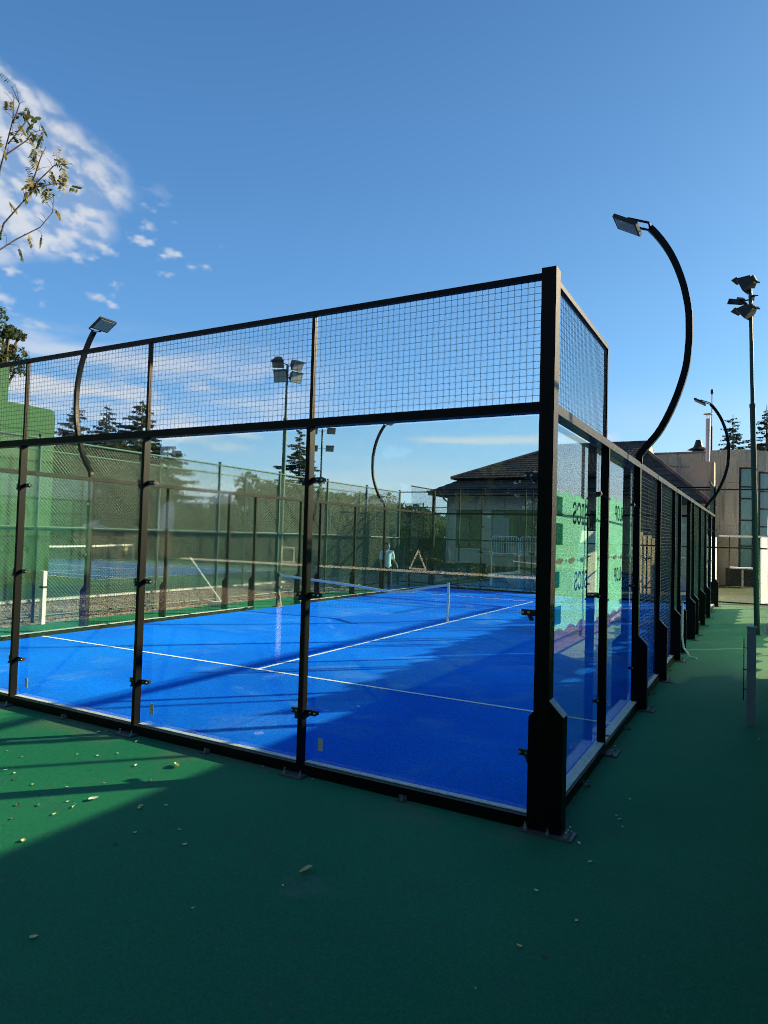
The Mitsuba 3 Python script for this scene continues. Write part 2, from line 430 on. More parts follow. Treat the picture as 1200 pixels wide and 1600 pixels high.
def wall(label, o, a, out, posts, L, tall, glass, mesh, gap=None, seen=12.0, corner=None, screws=True):
    """one side of the cage; local axes: s along a, t outward, z up"""
    k = thing('padel_wall', label, 'padel court wall')
    o, a, out = A([*o, 0.0]), A([*a, 0.0]), A([*out, 0.0])
    M = frame(o, a, out, (0, 0, 1))
    B = lambda s0, s1, t0, t1, z0, z1: xf(box(s0, s1, t0, t1, z0, z1), M)
    pt = lambda s, t, z: o + s * a + t * out + A([0, 0, z])
    for s, flare in posts:
        if flare:
            prof = [(0.012, 0.0), (0.192, 0.0), (0.192, 0.775), (0.088, 0.885), (0.088, ZR - 0.037), (0.012, ZR - 0.037)]
        else:
            prof = [(0.012, 0.0), (0.088, 0.0), (0.088, ZR - 0.037), (0.012, ZR - 0.037)]
        p = part(k, 'post', prism(prof, -(0.045 if s in (4, 16) and flare else 0.020), 0.045 if s in (4, 16) and flare else 0.020, pt(s, 0, 0), out, (0, 0, 1), a), 'm_black')
        if flare:
            q0, q1 = pt(s - .018, .1925, .779), pt(s - .018, .0885, .889)
            part(p, 'bevel_cap', beam(pt(s, .194, .778), pt(s, .090, .888), .036, .004, up=out), 'm_sill')
        e = 0.28 if flare else 0.21
        bp = part(p, 'base_plate', B(s - 0.11, s + 0.11, 0.10, e, 0.001, 0.013), 'm_plate')
        if np.linalg.norm(pt(s, 0, 0) - EYE) < seen:
            for ds in (-0.08, 0.08):
                for t in ((0.165,) if not flare else (0.238,)):
                    c = pt(s + ds, t, 0)
                    part(k, 'bolt', cat(cyl(c + [0, 0, .010], c + [0, 0, .026], 0.017, 6), cyl(c + [0, 0, .02], c + [0, 0, .055], 0.008, 6)), 'm_steel')
    spans = [(0, L)] if gap is None else [(0, gap[0]), (gap[1], L)]
    for s0, s1 in spans:
        part(k, 'base_rail', B(s0, s1, -0.006, 0.104, 0.004, 0.088), 'm_black')
        n = max(1, round((s1 - s0) / 2))
        for i in range(n):
            u0, u1 = s0 + (s1 - s0) * i / n, s0 + (s1 - s0) * (i + 1) / n
            part(k, 'sill', B(u0 + 0.038, u1 - 0.038, -0.004, 0.084 if a[1] else 0.050, 0.088, 0.094), 'm_sill')
    # anchor brackets along the foot
    for s in np.arange(1.0, L, 2.0):
        if gap and gap[0] - 0.2 < s < gap[1] + 0.2:
            continue
        c = pt(s, 0.104, 0)
        if np.linalg.norm(c - EYE) < seen:
            br = part(k, 'anchor', cat(B(s - .035, s + .035, .104, .165, .001, .007), B(s - .035, s + .035, .104, .109, .007, .035)), 'm_plate')
            part(k, 'bolt', cat(cyl(pt(s - .015, .15, .008), pt(s - .015, .15, .024), .014, 6), cyl(pt(s - .015, .15, .02), pt(s - .015, .15, .05), .007, 6)), 'm_steel')
    part(k, 'middle_rail', B(0, L, -0.01, 0.09, ZR - 0.035, ZR + 0.035), 'm_black')
    for s0, s1 in tall:
        part(k, 'top_rail', B(s0, s1, 0.02, 0.062, ZT - 0.02, ZT + 0.022), 'm_black')
        n = max(1, round((s1 - s0) / 2))
        for i in range(n):
            u0, u1 = s0 + (s1 - s0) * i / n, s0 + (s1 - s0) * (i + 1) / n
            mp = part(k, 'wire_mesh', mesh_panel(pt, u0 + .02, u1 - .02, ZR + 0.04, ZT - 0.02, 0.045), 'm_wire', stuff=True)
        for i in range(1, n + 1):
            u = s0 + (s1 - s0) * i / n
            if not (corner and abs(u - L) < 0.1 and i == n):
                part(k, 'mesh_post', B(u - 0.016, u + 0.016, 0.022, 0.060, ZR + 0.036, ZT - 0.022), 'm_black')
    for s0, s1 in mesh:
        part(k, 'wire_mesh', mesh_panel(pt, s0 + .03, s1 - .03, 0.09, ZR - 0.04, 0.03, r=0.0023), 'm_wire', stuff=True)
    for s0, s1 in glass:
        g0, g1 = s0 + 0.006, s1 - 0.006
        gp = part(k, 'glass_pane', quad(pt(g0, -0.012, 0.094), pt(g1, -0.012, 0.094), pt(g1, -0.012, ZR - 0.045), pt(g0, -0.012, ZR - 0.045)), 'm_glass')
        if screws:
            part(gp, 'sticker', B(s0 + 0.13, s0 + 0.178, -0.0105, -0.0085, 0.185, 0.29) if a[1] else B(s1 - 0.178, s1 - 0.13, -0.0105, -0.0085, 0.185, 0.29), 'm_sticker')
        for s, d in ((s0, 1), (s1, -1)):
            for z in (0.5, 1.49, 2.47):
                u0, u1 = sorted((s + d * 0.02, s + d * 0.125))
                c = part(k, 'clamp', cat(B(u0, u1, 0.022, 0.034, z - .022, z + .022), B(*sorted((s + d * 0.10, s + d * 0.13)), -0.010, 0.022, z - .015, z + .015), beam(pt(s + d * .034, .085, z - .045), pt(s + d * .07, 0.034, z - .008), .03, .012)), 'm_blacksoft')
                if np.linalg.norm(pt(s, 0, z) - EYE) < seen:
                    for du in (0.072, 0.115):
                        part(c, 'screw', cyl(pt(s + d * du, .032, z), pt(s + d * du, .041, z), 0.0095, 8), 'm_steel')
    return k


def mesh_panel(pt, s0, s1, z0, z1, t, pitch=0.0505, r=0.0020):
    n, m = int(round((s1 - s0) / pitch)), int(round((z1 - z0) / pitch))
    P, Q = [], []
    for i in range(n + 1):
        s = s0 + (s1 - s0) * i / n
        P.append(pt(s, t, z0)); Q.append(pt(s, t, z1))
    for j in range(1, m):
        z = z0 + (z1 - z0) * j / m
        P.append(pt(s0, t + 0.0035, z)); Q.append(pt(s1, t + 0.0035, z))
    return segs(P, Q, r, 4)


NEAR = wall('near end wall of clear glass panes under a band of square wire mesh', (0, 0), (-1, 0), (0, -1),
            [(2, 0), (4, 0), (6, 0), (8, 0)], 10.0, [(0, 10)], [(0, 2), (2, 4), (4, 6), (6, 8), (8, 10)], [], corner=True)
SIDE = [(2, 0), (4, 1), (6, 1), (8, 1), (9, 1), (11, 1), (12, 1), (14, 1), (16, 1), (18, 0)]
MESHY = [(4, 6), (6, 8), (8, 9), (11, 12), (12, 14), (14, 16)]
wall('right side wall of the padel court running away along the green path', (0, 0), (0, 1), (1, 0), SIDE, 20.0, [(0, 2), (18, 20)],
     [(0, 2), (2, 4), (16, 18), (18, 20)], MESHY, gap=(9, 11), seen=16)
wall('left side wall of the padel court in front of the gravel strip', (-10, 0), (0, 1), (-1, 0), SIDE, 20.0, [(0, 2), (18, 20)],
     [(0, 2), (2, 4), (16, 18), (18, 20)], MESHY, gap=(9, 11), seen=0, screws=False)
wall('far end wall of the padel court in front of the clubhouse', (0, 20), (-1, 0), (0, 1), [(2, 0), (4, 0), (6, 0), (8, 0)], 10.0, [(0, 10)],
     [(0, 2), (2, 4), (4, 6), (6, 8), (8, 10)], [], corner=True, seen=0, screws=False)
# corner posts belong to the end walls
FAR = 'padel_wall_003'
for k, x, y, sx, sy in ((NEAR, 0, 0, 1, -1), (NEAR, -10, 0, -1, -1), (FAR, 0, 20, 1, 1), (FAR, -10, 20, -1, 1)):
    if sx > 0:
        prof = [(0.0, 0.0), (0.205, 0.0), (0.205, 0.80), (0.104, 0.905), (0.104, 3.94), (0.0, 3.94)]
    else:
        prof = [(0.0, 0.0), (0.205, 0.0), (0.205, 0.80), (0.104, 0.905), (0.104, 3.94), (0.0, 3.94)]
    v = cat(prism(prof, 0.0, 0.118, (x, y, 0), (sx, 0, 0), (0, 0, 1), (0, sy, 0)),
            prism([(0, 0.006), (0.035, 0.006), (0.035, 0.78), (0, 0.82)], 0.002, 0.116, (x - sx * 0.0, y, 0), (-sx, 0, 0), (0, 0, 1), (0, sy, 0)))
    p = part(k, 'corner_post', v, 'm_black')
    pl = part(k, 'base_plate', box(x - sx * 0.075, x + sx * 0.285, y + sy * 0.005, y + sy * 0.165, 0.001, 0.014), 'm_plate')
    if k == NEAR and sx > 0:
        part(p, 'bevel_cap', beam((.207, -.059, .803), (.107, -.059, .907), .105, .004, up=(1, 0, 0)), 'm_sill')
        for bx, by in ((.245, -.03), (.245, -.085), (.245, -.14), (.12, -.142), (-.03, -.142), (-.05, -.10)):
            part(pl, 'bolt', cat(cyl((bx, by, .013), (bx, by, .028), .014, 6), cyl((bx, by, .026), (bx, by, .055), .0075, 6)), 'm_steel')

# curved floodlights of the padel court
CURVE = [(0.0, 2.98), (0.0, 3.06), (0.06, 3.16), (0.22, 3.36), (0.37, 3.66), (0.47, 3.95), (0.525, 4.2), (0.545, 4.5), (0.54, 4.75), (0.50, 5.02), (0.43, 5.28), (0.33, 5.53), (0.21, 5.74), (0.09, 5.90)]


def curved_lamp(label, x, y, sx):
    k = thing('curved_floodlight', label, 'floodlight', 'curved floodlights on the side walls')
    pts = [(x + sx * (0.065 + c), y, z) for c, z in CURVE]
    # smooth the polyline
    c = np.asarray(pts)
    tt = np.linspace(0, len(c) - 1, 46)
    from scipy.interpolate import CubicSpline, PchipInterpolator
    sm = PchipInterpolator(np.arange(len(c)), c)(tt)
    part(k, 'arm', tube(sm, 0.054, 4), 'm_black', smooth=40)
    h = A([x + sx * (-0.12), y, 5.985])
    nrm = A([-sx * 0.50, 0.0, -0.866])            # the light looks in and down
    ay = A([0, 1.0, 0]); ax = np.cross(ay, nrm)
    Mh = frame(h, ax, ay, nrm)
    hd = part(k, 'lamp_head', cat(xf(box(-.16, .16, -.19, .19, -.030, 0.012), Mh)), 'm_lampbody')
    part(hd, 'lens', xf(box(-.135, .135, -.165, .165, 0.012, 0.017), Mh), 'm_lampglass')
    part(hd, 'fins', cat([xf(box(-.13 + i * .045, -.118 + i * .045, -.15, .15, -.045, -.030), Mh) for i in range(6)]), 'm_lampbody')
    e = A(sm[-1])
    for dy in (-.12, .12):
        part(k, 'bracket', cat(beam(e + [0, dy, .02], h + ax * 0.0 + ay * dy - nrm * .05, .022), beam(e + [0, 0, .0], e + [0, dy, .02], .022)), 'm_black')
    return k


curved_lamp('tall black curved floodlight rising from the near end of the right side wall', 0, 4, 1)
curved_lamp('smaller curved floodlight at the far end of the right side wall by the chimney pipe', 0, 16, 1)
curved_lamp('curved floodlight on the left side wall with its grey panel facing the camera', -10, 4, -1)
curved_lamp('curved floodlight at the far end of the left side wall beside the standing person', -10, 16, -1)

# the net
NZ = [(-9.95, .90), (-9.27, .85), (-8.6, .81), (-7.86, .77), (-7.1, .71), (-6.55, .665), (-6.2, .685), (-5.86, .765), (-5.35, .87), (-5.0, .925),
      (-4.6, .85), (-3.91, .76), (-3.0, .72), (-2.0, .66), (-1.2, .45), (-0.8, .36), (-0.4, .50), (-0.05, .72)]
nx, nz = A(NZ).T
net = thing('padel_net', 'sagging padel net across the blue court, propped up by a white strap', 'net')
P, Q = [], []
for x in np.arange(-9.95, -0.04, 0.045):
    P.append((x, 10, 0.03)); Q.append((x, 10, np.interp(x, nx, nz)))
for f in np.linspace(0.03, 1, 20):
    for i in range(len(nx) - 1):
        P.append((nx[i], 10.002, 0.03 + (nz[i] - 0.03) * f)); Q.append((nx[i + 1], 10.002, 0.03 + (nz[i + 1] - 0.03) * f))
part(net, 'netting', segs(P, Q, 0.0012, 3), 'm_net', stuff=True)
def band(i0, i1, h):
    ms = []
    for i in range(i0, i1):
        for y, s in ((9.99, 1),):
            x0, x1, z0, z1 = nx[i], nx[i + 1], nz[i], nz[i + 1]
            ms.append((A([(x0, 9.988, z0 - h), (x1, 9.988, z1 - h), (x1, 9.988, z1), (x0, 9.988, z0), (x0, 10.012, z0 - h), (x1, 10.012, z1 - h), (x1, 10.012, z1), (x0, 10.012, z0)]),
                       A([[0, 1, 2], [0, 2, 3], [5, 4, 7], [5, 7, 6], [3, 2, 6], [3, 6, 7], [0, 4, 5], [0, 5, 1]])))
    return cat(ms)
part(net, 'headband', band(0, 9, 0.06), 'm_white', label='white tape along the left half of the net')
part(net, 'headband', band(15, 17, 0.04), 'm_white')
part(net, 'cord', tube([(x, 10.0, z) for x, z in NZ[9:16]], 0.006, 5), 'm_net')
part(net, 'centre_strap', box(-5.03, -4.975, 9.975, 9.985, 0.02, 0.945), 'm_white')
for x, lab in ((-10.0, 'dark green net post at the left edge of the padel court'), (-0.02, 'dark green net post at the right edge of the padel court, inside the gate opening')):
    np_ = thing('padel_net_post', lab, 'net post')
    part(np_, 'post', box(x - .04, x + .04, 9.96, 10.04, 0.0, 0.93), 'm_dgreen')
    part(np_, 'foot', cat(box(x - .12, x + .12, 9.9, 10.1, 0.015, 0.03), beam((x + .11 * (1 if x < -5 else -1), 10, 0.03), (x + .03 * (1 if x < -5 else -1), 10, .45), .025)), 'm_plate')
    part(np_, 'winder', cyl((x + .04, 10, .55), (x + .10, 10, .55), .03, 10), 'm_steel')

# ---------------------------------------------------------------- chain-link fences


def fence(label, p, q, n, z1, rails, r=0.035, chainpitch=0.085, wire='m_gwire', chains=True, skip=(), zbot=0.05, wr=0.0032, pm='m_gpaint'):
    k = thing('chain_link_fence', label, 'fence')
    p, q = A(p, float), A(q, float)
    for i in range(n + 1):
        if i in skip:
            continue
        c = p + (q - p) * i / n
        po = part(k, 'post', cyl((*c, -0.02), (*c, z1 + 0.06), r, 10), pm, smooth=40)
        part(k, 'cap', cyl((*c, z1 + 0.06), (*c, z1 + 0.085), r * 1.25, 10), pm)
    for z in rails:
        part(k, 'rail', cyl((*p, z), (*q, z), r * 0.7, 8), pm, smooth=40)
    if chains:
        d = (q - p) / np.linalg.norm(q - p)
        nn = A([-d[1], d[0]]) * (r + 0.006)
        part(k, 'chain_link', chain(p + nn, q + nn, zbot, z1, chainpitch, wr), wire, stuff=True)
    return k


fence('green chain-link fence along the gravel just beyond the left side wall', (-11.9, -6.84), (-11.9, 20.6), 10, 3.87, (3.87, 1.95, 0.12), wr=0.0042)
fence('further green chain-link fence along the back edge of the gravel strip', (-15.42, -6.0), (-15.42, 27.4), 8, 4.05, (4.05, 1.99), wr=0.0034, chainpitch=0.10)
fence('dark green chain-link fence closing the far end beside the clubhouse', (-11.9, 20.65), (1.7, 20.65), 5, 3.87, (3.87, 1.93, 0.12), pm='m_dgreen', wire='m_galv', wr=0.0013, chainpitch=0.11)
fence('tall chain-link fence close on the right, carrying the green windscreens', (1.97, -13.2), (1.97, 20.6), 13, 4.15, (4.15, 2.55, 0.12), pm='m_gpaint', wr=0.0015)
fence('distant low-lying chain-link fence rail behind the left corner of the padel court', (-15.4, 28.2), (-12.3, 28.2), 2, 3.6, (3.6, 1.9), r=0.03, pm='m_dgreen', wire='m_dgreen')
fence('farthest chain-link fence behind the blue tennis court', (-50.5, 8.0), (-50.5, 42.0), 10, 3.6, (3.6, 2.1), r=0.04, chains=False)
fence('side chain-link fence of the blue tennis court in front of the trees', (-50.5, 30.5), (-15.5, 30.5), 11, 3.9, (3.9, 2.05), r=0.035, chains=True, wire='m_dgreen', chainpitch=0.11, wr=0.003)

# windscreen cloths on the right fence: woven of flat strips with gaps, so some sun passes


def scallop(y, y0, w, amp):
    return amp * abs(math.sin((y - y0) / w * math.pi))


def windscreen(label, y0, y1, z0, z1, x, texts, group):
    k = thing('windscreen', label, 'windscreen', group)
    ys = np.linspace(y0, y1, int((y1 - y0) / 0.1) + 1)
    top = A([z1 - 0.13 + scallop(y, y0, 0.95, -0.0) + 0.0 for y in ys])
    top = A([z1 - 0.12 * abs(math.sin((y - y0) / 0.95 * math.pi)) for y in ys])
    bot = A([z0 + 0.10 * abs(math.sin((y - y0) / 0.95 * math.pi)) for y in ys])
    ms = []
    N = 96
    bulge = A([0.03 * math.sin(y * 2.1) for y in ys])
    for i in range(N):
        f0, f1 = i / N, (i + 0.93) / N
        v0 = np.stack([x + bulge * math.sin(f0 * 3.14), ys, bot + (top - bot) * f0], -1)
        v1 = np.stack([x + bulge * math.sin(f1 * 3.14), ys, bot + (top - bot) * f1], -1)
        n = len(ys); j = np.arange(n - 1)
        ms.append((np.vstack([v0, v1]), np.vstack([np.stack([j, j + 1, n + j + 1], -1), np.stack([j, n + j + 1, n + j], -1)])))
    part(k, 'cloth', cat(ms), 'm_banner', stuff=True)
    for txt, yt, zt, h in texts:
        if txt == '#':
            part(k, 'lettering', box(x - .047, x - .045, yt - h * 2.2, yt, zt, zt + h), 'm_mark')
            continue
        tm = meshkit.text_mesh(txt, h, 0.002, bold=True)
        v = np.asarray(tm.vertices)
        w = v[:, 0].max()
        if txt == '.':
            continue
        # read from the court: text runs towards -y, faces -x
        V = np.stack([x - 0.045 - v[:, 2], yt - v[:, 0] * 1.0, zt + v[:, 1]], -1)
        part(k, 'lettering', (V, np.asarray(tm.faces)[:, ::-1]), 'm_text')
    return k


GW = 'green windscreens along the right fence'
windscreen('upper green windscreen cloth lettered ASICS nearest the camera on the right fence', 6.6, 11.2, 1.58, 3.02, 1.88, [('ASICS', 10.55, 2.36, 0.42), ('#', 7.95, 2.46, .36), ('#', 8.0, 1.93, .40)], GW)
windscreen('lower green windscreen cloth lettered ASICS nearest the camera on the right fence', 6.6, 11.2, 0.26, 1.68, 1.90, [('ASICS', 10.6, 1.02, 0.36), ('#', 7.9, 1.14, .30), ('#', 8.05, .46, .34)], GW)
windscreen('upper green windscreen cloth lettered DUNLOP in the middle of the right fence', 11.25, 16.2, 1.58, 3.2, 1.88, [('DUNLOP', 15.3, 2.58, 0.36), ('tenis', 15.0, 1.78, 0.18)], GW)
windscreen('lower green windscreen cloth lettered DUNLOP in the middle of the right fence', 11.25, 16.2, 0.16, 1.68, 1.90, [('DUNLOP', 15.3, 1.0, 0.34), ('sponsor', 15.0, 0.36, 0.17)], GW)
windscreen('upper green windscreen cloth at the far end of the right fence', 16.3, 20.5, 1.62, 3.2, 1.60, [], GW)
windscreen('lower green windscreen cloth at the far end, its edge just in view', 14.6, 20.5, 0.36, 1.70, 1.62, [], GW)

# unseen wall added to shade the foreground, then the practice walls
low = thing('added_shade_wall', 'unseen green wall added behind the right fence to shade the foreground', 'wall')
part(low, 'panel', box(2.08, 2.33, -13.5, 7.82, -0.03, 2.58), 'm_gwall')
part(low, 'coping', box(2.05, 2.36, -13.52, 7.82, 2.58, 2.66), 'm_conc')
hw = thing('practice_wall', 'green practice wall behind the camera with white net line and target shapes', 'wall')
part(hw, 'panel', box(-18.0, 1.4, -14.15, -13.85, -0.03, 3.0), 'm_gdark')
part(hw, 'net_line', box(-17.6, 1.2, -13.852, -13.846, 0.92, 0.99), 'm_line')
def outline(pts, w):
    ms = []
    for i in range(len(pts)):
        p, q = A(pts[i], float), A(pts[(i + 1) % len(pts)], float)
        d = (q - p) / np.linalg.norm(q - p)
        ms.append(beam((*(p - d * w / 2)[:1], -13.848 + 0.0005 * i, (p - d * w / 2)[1]), (*(q + d * w / 2)[:1], -13.848 + 0.0005 * i, (q + d * w / 2)[1]), w, 0.006, up=(0, 1, 0)))
    return cat(ms)
part(hw, 'triangle_target', outline([(-7.97, 1.03), (-7.43, 1.03), (-7.7, 1.58)], 0.05), 'm_line')
part(hw, 'square_target', outline([(-12.86, 1.03), (-12.35, 1.03), (-12.35, 1.52), (-12.86, 1.52)], 0.05), 'm_line')
lw = thing('tall_practice_wall', 'tall stepped green practice wall at the left edge', 'wall')
part(lw, 'panel', box(-16.2, -15.9, -8, 5.86, -0.05, 6.22), 'm_gwall', label='taller left part of the green wall')
tlp = prism([(5.862, -0.05), (7.25, -0.05), (7.25, 5.10), (7.21, 5.22), (7.10, 5.27), (5.862, 5.27)], -0.28, 0.0, (-15.902, 0, 0), (0, 1, 0), (0, 0, 1), (1, 0, 0))
part(lw, 'panel', tlp, 'm_gwall')
for z in (1.6, 3.2, 4.6):
    part(lw, 'joint_strip', box(-15.902, -15.885, -8, 7.2, z, z + 0.03), 'm_gwall')

# ---------------------------------------------------------------- poles, posts, small things on the path
gp = thing('net_post', 'grey square tennis net post standing on the path at the right', 'net post')
part(gp, 'post', box(1.245, 1.335, 3.945, 4.035, -0.01, 1.085), 'm_greypost')
part(gp, 'top_cap', box(1.238, 1.342, 3.938, 4.042, 1.085, 1.10), 'm_greypost')
part(gp, 'lacing_rod', cat(cyl((1.215, 3.93, 0.28), (1.215, 3.93, 0.97), .005, 6), *[cyl((1.205, 3.93, z), (1.25, 3.955, z), .006, 6) for z in (.40, .62, .86)]), 'm_dark')
wp = thing('net_post', 'white tennis net post standing on the green strip left of the padel court', 'net post')
part(wp, 'post', cat(box(-11.54, -11.495, 4.03, 4.11, -0.01, 1.09), box(-11.485, -11.44, 4.03, 4.11, -0.01, 1.09)), 'm_white')
part(wp, 'clip', box(-11.55, -11.43, 4.02, 4.12, 0.74, 0.78), 'm_dark')
solo('bollard', cat(cyl((-5.16, -3.7, 0), (-5.16, -3.7, 0.95), .045, 14), cyl((-5.16, -3.7, 0.95), (-5.16, -3.7, 0.98), .055, 14)), 'm_white', 'short white bollard on the court left of the camera, seen as a reflection', 'bollard', smooth=40)


def flood_pole(label, base, top, zj, heads, r0=0.06, r1=0.042, m='m_dgreen', group=None):
    k = thing('floodlight_pole', label, 'floodlight', group)
    b, t = A(base, float), A(top, float)
    j = b + (t - b) * zj
    part(k, 'pole', cat(tube([b, j], [r0, r0 * .95], 12), tube([j, t], [r1, r1 * .9], 12)), m, smooth=40)
    part(k, 'joint', cyl(j - A([0, 0, .05]), j + A([0, 0, .03]), r0 * 1.12, 12), m)
    part(k, 'base_plate', box(b[0] - .14, b[0] + .14, b[1] - .14, b[1] + .14, b[2] - 0.01, b[2] + .02), 'm_plate')
    for (off, n, w, h, d) in heads:
        n = A(n, float); n /= np.linalg.norm(n)
        x = np.cross((0, 0, 1), n); x /= np.linalg.norm(x); y = np.cross(n, x)
        c = t + A(off, float)
        Mh = frame(c, x, y, n)
        wd = [(-w / 2, -h / 2), (w / 2, -h / 2), (w / 2, h / 2), (-w / 2, h / 2)]
        # a floodlight body that narrows to the back
        v = A([(px, py, 0) for px, py in wd] + [(px * .55, py * .55, -d) for px, py in wd])
        f = A([[0, 1, 2], [0, 2, 3], [5, 4, 7], [5, 7, 6], [0, 4, 5], [0, 5, 1], [1, 5, 6], [1, 6, 2], [2, 6, 7], [2, 7, 3], [3, 7, 4], [3, 4, 0]])
        hd = part(k, 'lamp_head', cat(xf((v, f), Mh), xf(box(-w / 2 - .015, w / 2 + .015, h / 2, h / 2 + .02, -.03, .10), Mh), xf(box(-w * .2, w * .2, -h * .2, h * .2, -d - .06, -d + .01), Mh)), 'm_lampbody')
        part(hd, 'lens', xf(box(-w / 2 + .02, w / 2 - .02, -h / 2 + .02, h / 2 - .02, 0.002, .008), Mh), 'm_lampglass')
        br = t + A([0, 0, off[2]])
        part(k, 'bracket', cat(beam(br, c - n * d * .5, .03)), m)
    return k


flood_pole('tall dark green floodlight pole on the path by the right fence', (1.33, 12.93, -0.01), (1.13, 12.93, 8.02), 0.655,
           [((-.17, -.04, .02), (-.85, .25, -.40), .34, .36, .26), ((-.22, .12, -.30), (-.35, .5, -.8), .34, .30, .05), ((-.14, -.04, -.66), (-.75, .3, -.65), .36, .34, .24), ((.04, .06, .06), (.35, -.6, -.6), .18, .16, .12), ((.06, .06, -.55), (.35, -.6, -.6), .16, .15, .12), ((.05, 0, -.28), (.5, -.7, -.2), .10, .10, .06)])
flood_pole('tall green floodlight pole with four lamps between the two left fences', (-13.5, 14.6, -0.02), (-13.5, 14.68, 8.05), 0.76,
           [((-.28, -.2, .02), (.3, -.5, -.75), .42, .34, .3), ((-.16, -.2, -.42), (.25, -.9, -.35), .50, .44, .26), ((.38, .1, -.05), (.7, -.2, -.5), .42, .36, .3), ((.30, .15, -.45), (.85, -.35, -.35), .46, .38, .3)], r0=.075, r1=.05, m='m_gpaint')
FG = 'far floodlight poles behind the tennis court'
for lab, az_d, px in (('far floodlight pole with two tiers of lamps in front of the dense bushy trees', (-32.4, 44.8, 11.3), 0), ('far floodlight pole with solar-like tilted lamps beside the third conifer', (-42.3, 36.3, 8.6), 1)):
    bx, by, h = az_d
    flood_pole(lab, (bx, by, -0.02), (bx, by, h), .6,
               [((-.75, -.3, -.2), (.5, -.6, -.6), .75, .6, .3), ((.75, .3, -.2), (.5, -.6, -.6), .75, .6, .3), ((-.65, -.3, -1.75 if px == 0 else -1.0), (.5, -.6, -.6), .7, .6, .3), ((.65, .3, -1.75 if px == 0 else -1.0), (.5, -.6, -.6), .7, .6, .3)],
               r0=.12, r1=.08, m='m_dgreen', group=FG)
mop = thing('squeegee', 'white handled squeegee leaning against the fence left of the padel court', 'squeegee')
part(mop, 'handle', cyl((-11.2, 9.12, 0.10), (-11.82, 8.52, 1.30), 0.014, 8), 'm_white')
part(mop, 'head', cat(box(-11.62, -11.02, 9.02, 9.14, 0.06, 0.12), box(-11.62, -11.02, 9.04, 9.10, 0.0, 0.06)), 'm_white')
dm = m3.Manifold.sphere(1.0, 40).to_mesh()
dv = dm.vert_properties[:, :3].astype(float)
dv *= (1 + 0.6 * (meshkit.fbm(dv * 2.2 + 3, 4) - .5)[:, None])
solo('dirt_heap', (dv * [.26, 1.5, .16] + [1.72, 14.2, -.01], dm.tri_verts), 'm_gravel', 'low heap of dirt swept against the foot of the right windscreen', 'dirt', smooth=True)
gs = thing('door_stop', 'white bent metal stay standing at the gate opening of the right side wall', 'stay')
part(gs, 'bar', cat(tube([(0.16, 8.62, .95), (0.16, 8.62, .34), (0.19, 8.56, .16), (0.30, 8.45, .03), (0.42, 8.40, .02)], .016, 6)), 'm_white', smooth=40)

# leaves on the ground
LEAF = [(-4.46, -1.07), (-4.2, -1.1), (-3.88, -0.79), (-3.7, -0.72), (-3.61, -0.58), (-3.23, -0.71), (-3.45, -0.98), (-4.0, -1.37), (-3.88, -1.37), (-3.75, -1.45), (-3.54, -1.44), (-3.11, -1.12), (-3.28, -1.33), (-2.85, -0.88), (-2.79, -0.96), (-3.03, -1.51), (-2.94, -1.51), (-2.91, -1.55), (-3.27, -1.74), (-3.14, -1.66), (-2.91, -1.7), (-3.08, -1.9), (-2.71, -2.06), (-2.53, -1.28), (-2.51, -1.31), (-2.39, -1.17), (-2.19, -1.78), (-2.22, -1.6), (-2.17, -1.52), (-2.01, -1.41), (-1.82, -1.55), (-0.99, -1.62), (-1.71, -2.66), (0.34, -1.46), (0.47, -1.48), (0.27, -1.87), (-1.25, -2.06), (0.53, -1.08), (-4.9, -0.9), (-5.0, -1.5)]
CHIP = [(0.49, 0.87), (0.46, 0.48), (0.49, 0.42), (0.53, 0.3), (0.33, -0.14), (0.45, -0.37), (0.26, -0.89), (1.37, 3.38)]


def leaf(x, y, s, asp, seed):
    r = np.random.default_rng(seed)
    th = r.uniform(0, 6.28)
    n = 7
    u = np.linspace(-1, 1, n)
    w = asp * np.sqrt(np.maximum(1 - u ** 2, 0.02)) * (1 - 0.25 * u)
    cup = 0.22 * u ** 2 + 0.06
    rows = []
    for k, c in ((-1, 0.25), (0, 0.0), (1, 0.30)):
        rows.append(np.stack([u, k * w, cup + c * r.uniform(0.6, 1.8) * (w / asp)], -1))
    v = np.vstack(rows) * s
    v[:, :2] = v[:, :2] @ A([[math.cos(th), math.sin(th)], [-math.sin(th), math.cos(th)]])
    v += [x, y, 0.004]
    f = []
    for k in range(2):
        for i in range(n - 1):
            a, b = k * n + i, (k + 1) * n + i
            f += [[a, a + 1, b + 1], [a, b + 1, b]]
    return v, A(f)


for i, (x, y) in enumerate(LEAF):
    lit = x < -2.6
    kind = RNG.uniform()
    m_ = 'm_pale' if kind < .45 else 'm_dry' if kind < .75 else 'm_drydark'
    solo('dry_leaf', leaf(x, y, RNG.uniform(0.010, 0.023) * (1.0 if x < -1.3 else 0.8), RNG.uniform(.3, .75), i), m_, 'small dry leaf lying on the dark green court in front of the glass', 'leaf', group='small dry leaves scattered on the green court')
for i in range(16):
    x, y = RNG.uniform(-5.2, -0.4), -0.13 - abs(RNG.normal(0, .07))
    solo('rail_leaf', leaf(x, y, RNG.uniform(.008, .02), RNG.uniform(.3, .7), 400 + i), 'm_drydark' if i % 3 else 'm_dry', 'scrap of dead leaf blown against the foot of the near glass wall', 'leaf', group='leaf scraps along the foot of the near glass wall')
for i, (x, y) in enumerate(CHIP):
    solo('pale_chip', leaf(x, y, RNG.uniform(0.012, 0.022), .5, 100 + i), 'm_pale', 'tiny pale chip of litter on the shaded green path right of the corner post', 'litter', group='pale chips on the shaded path')
solo('curled_leaf', leaf(-2.94, -0.53, 0.055, .38, 301), 'm_dry', 'largest yellow leaf in the sunlit green near the third glass post', 'leaf')
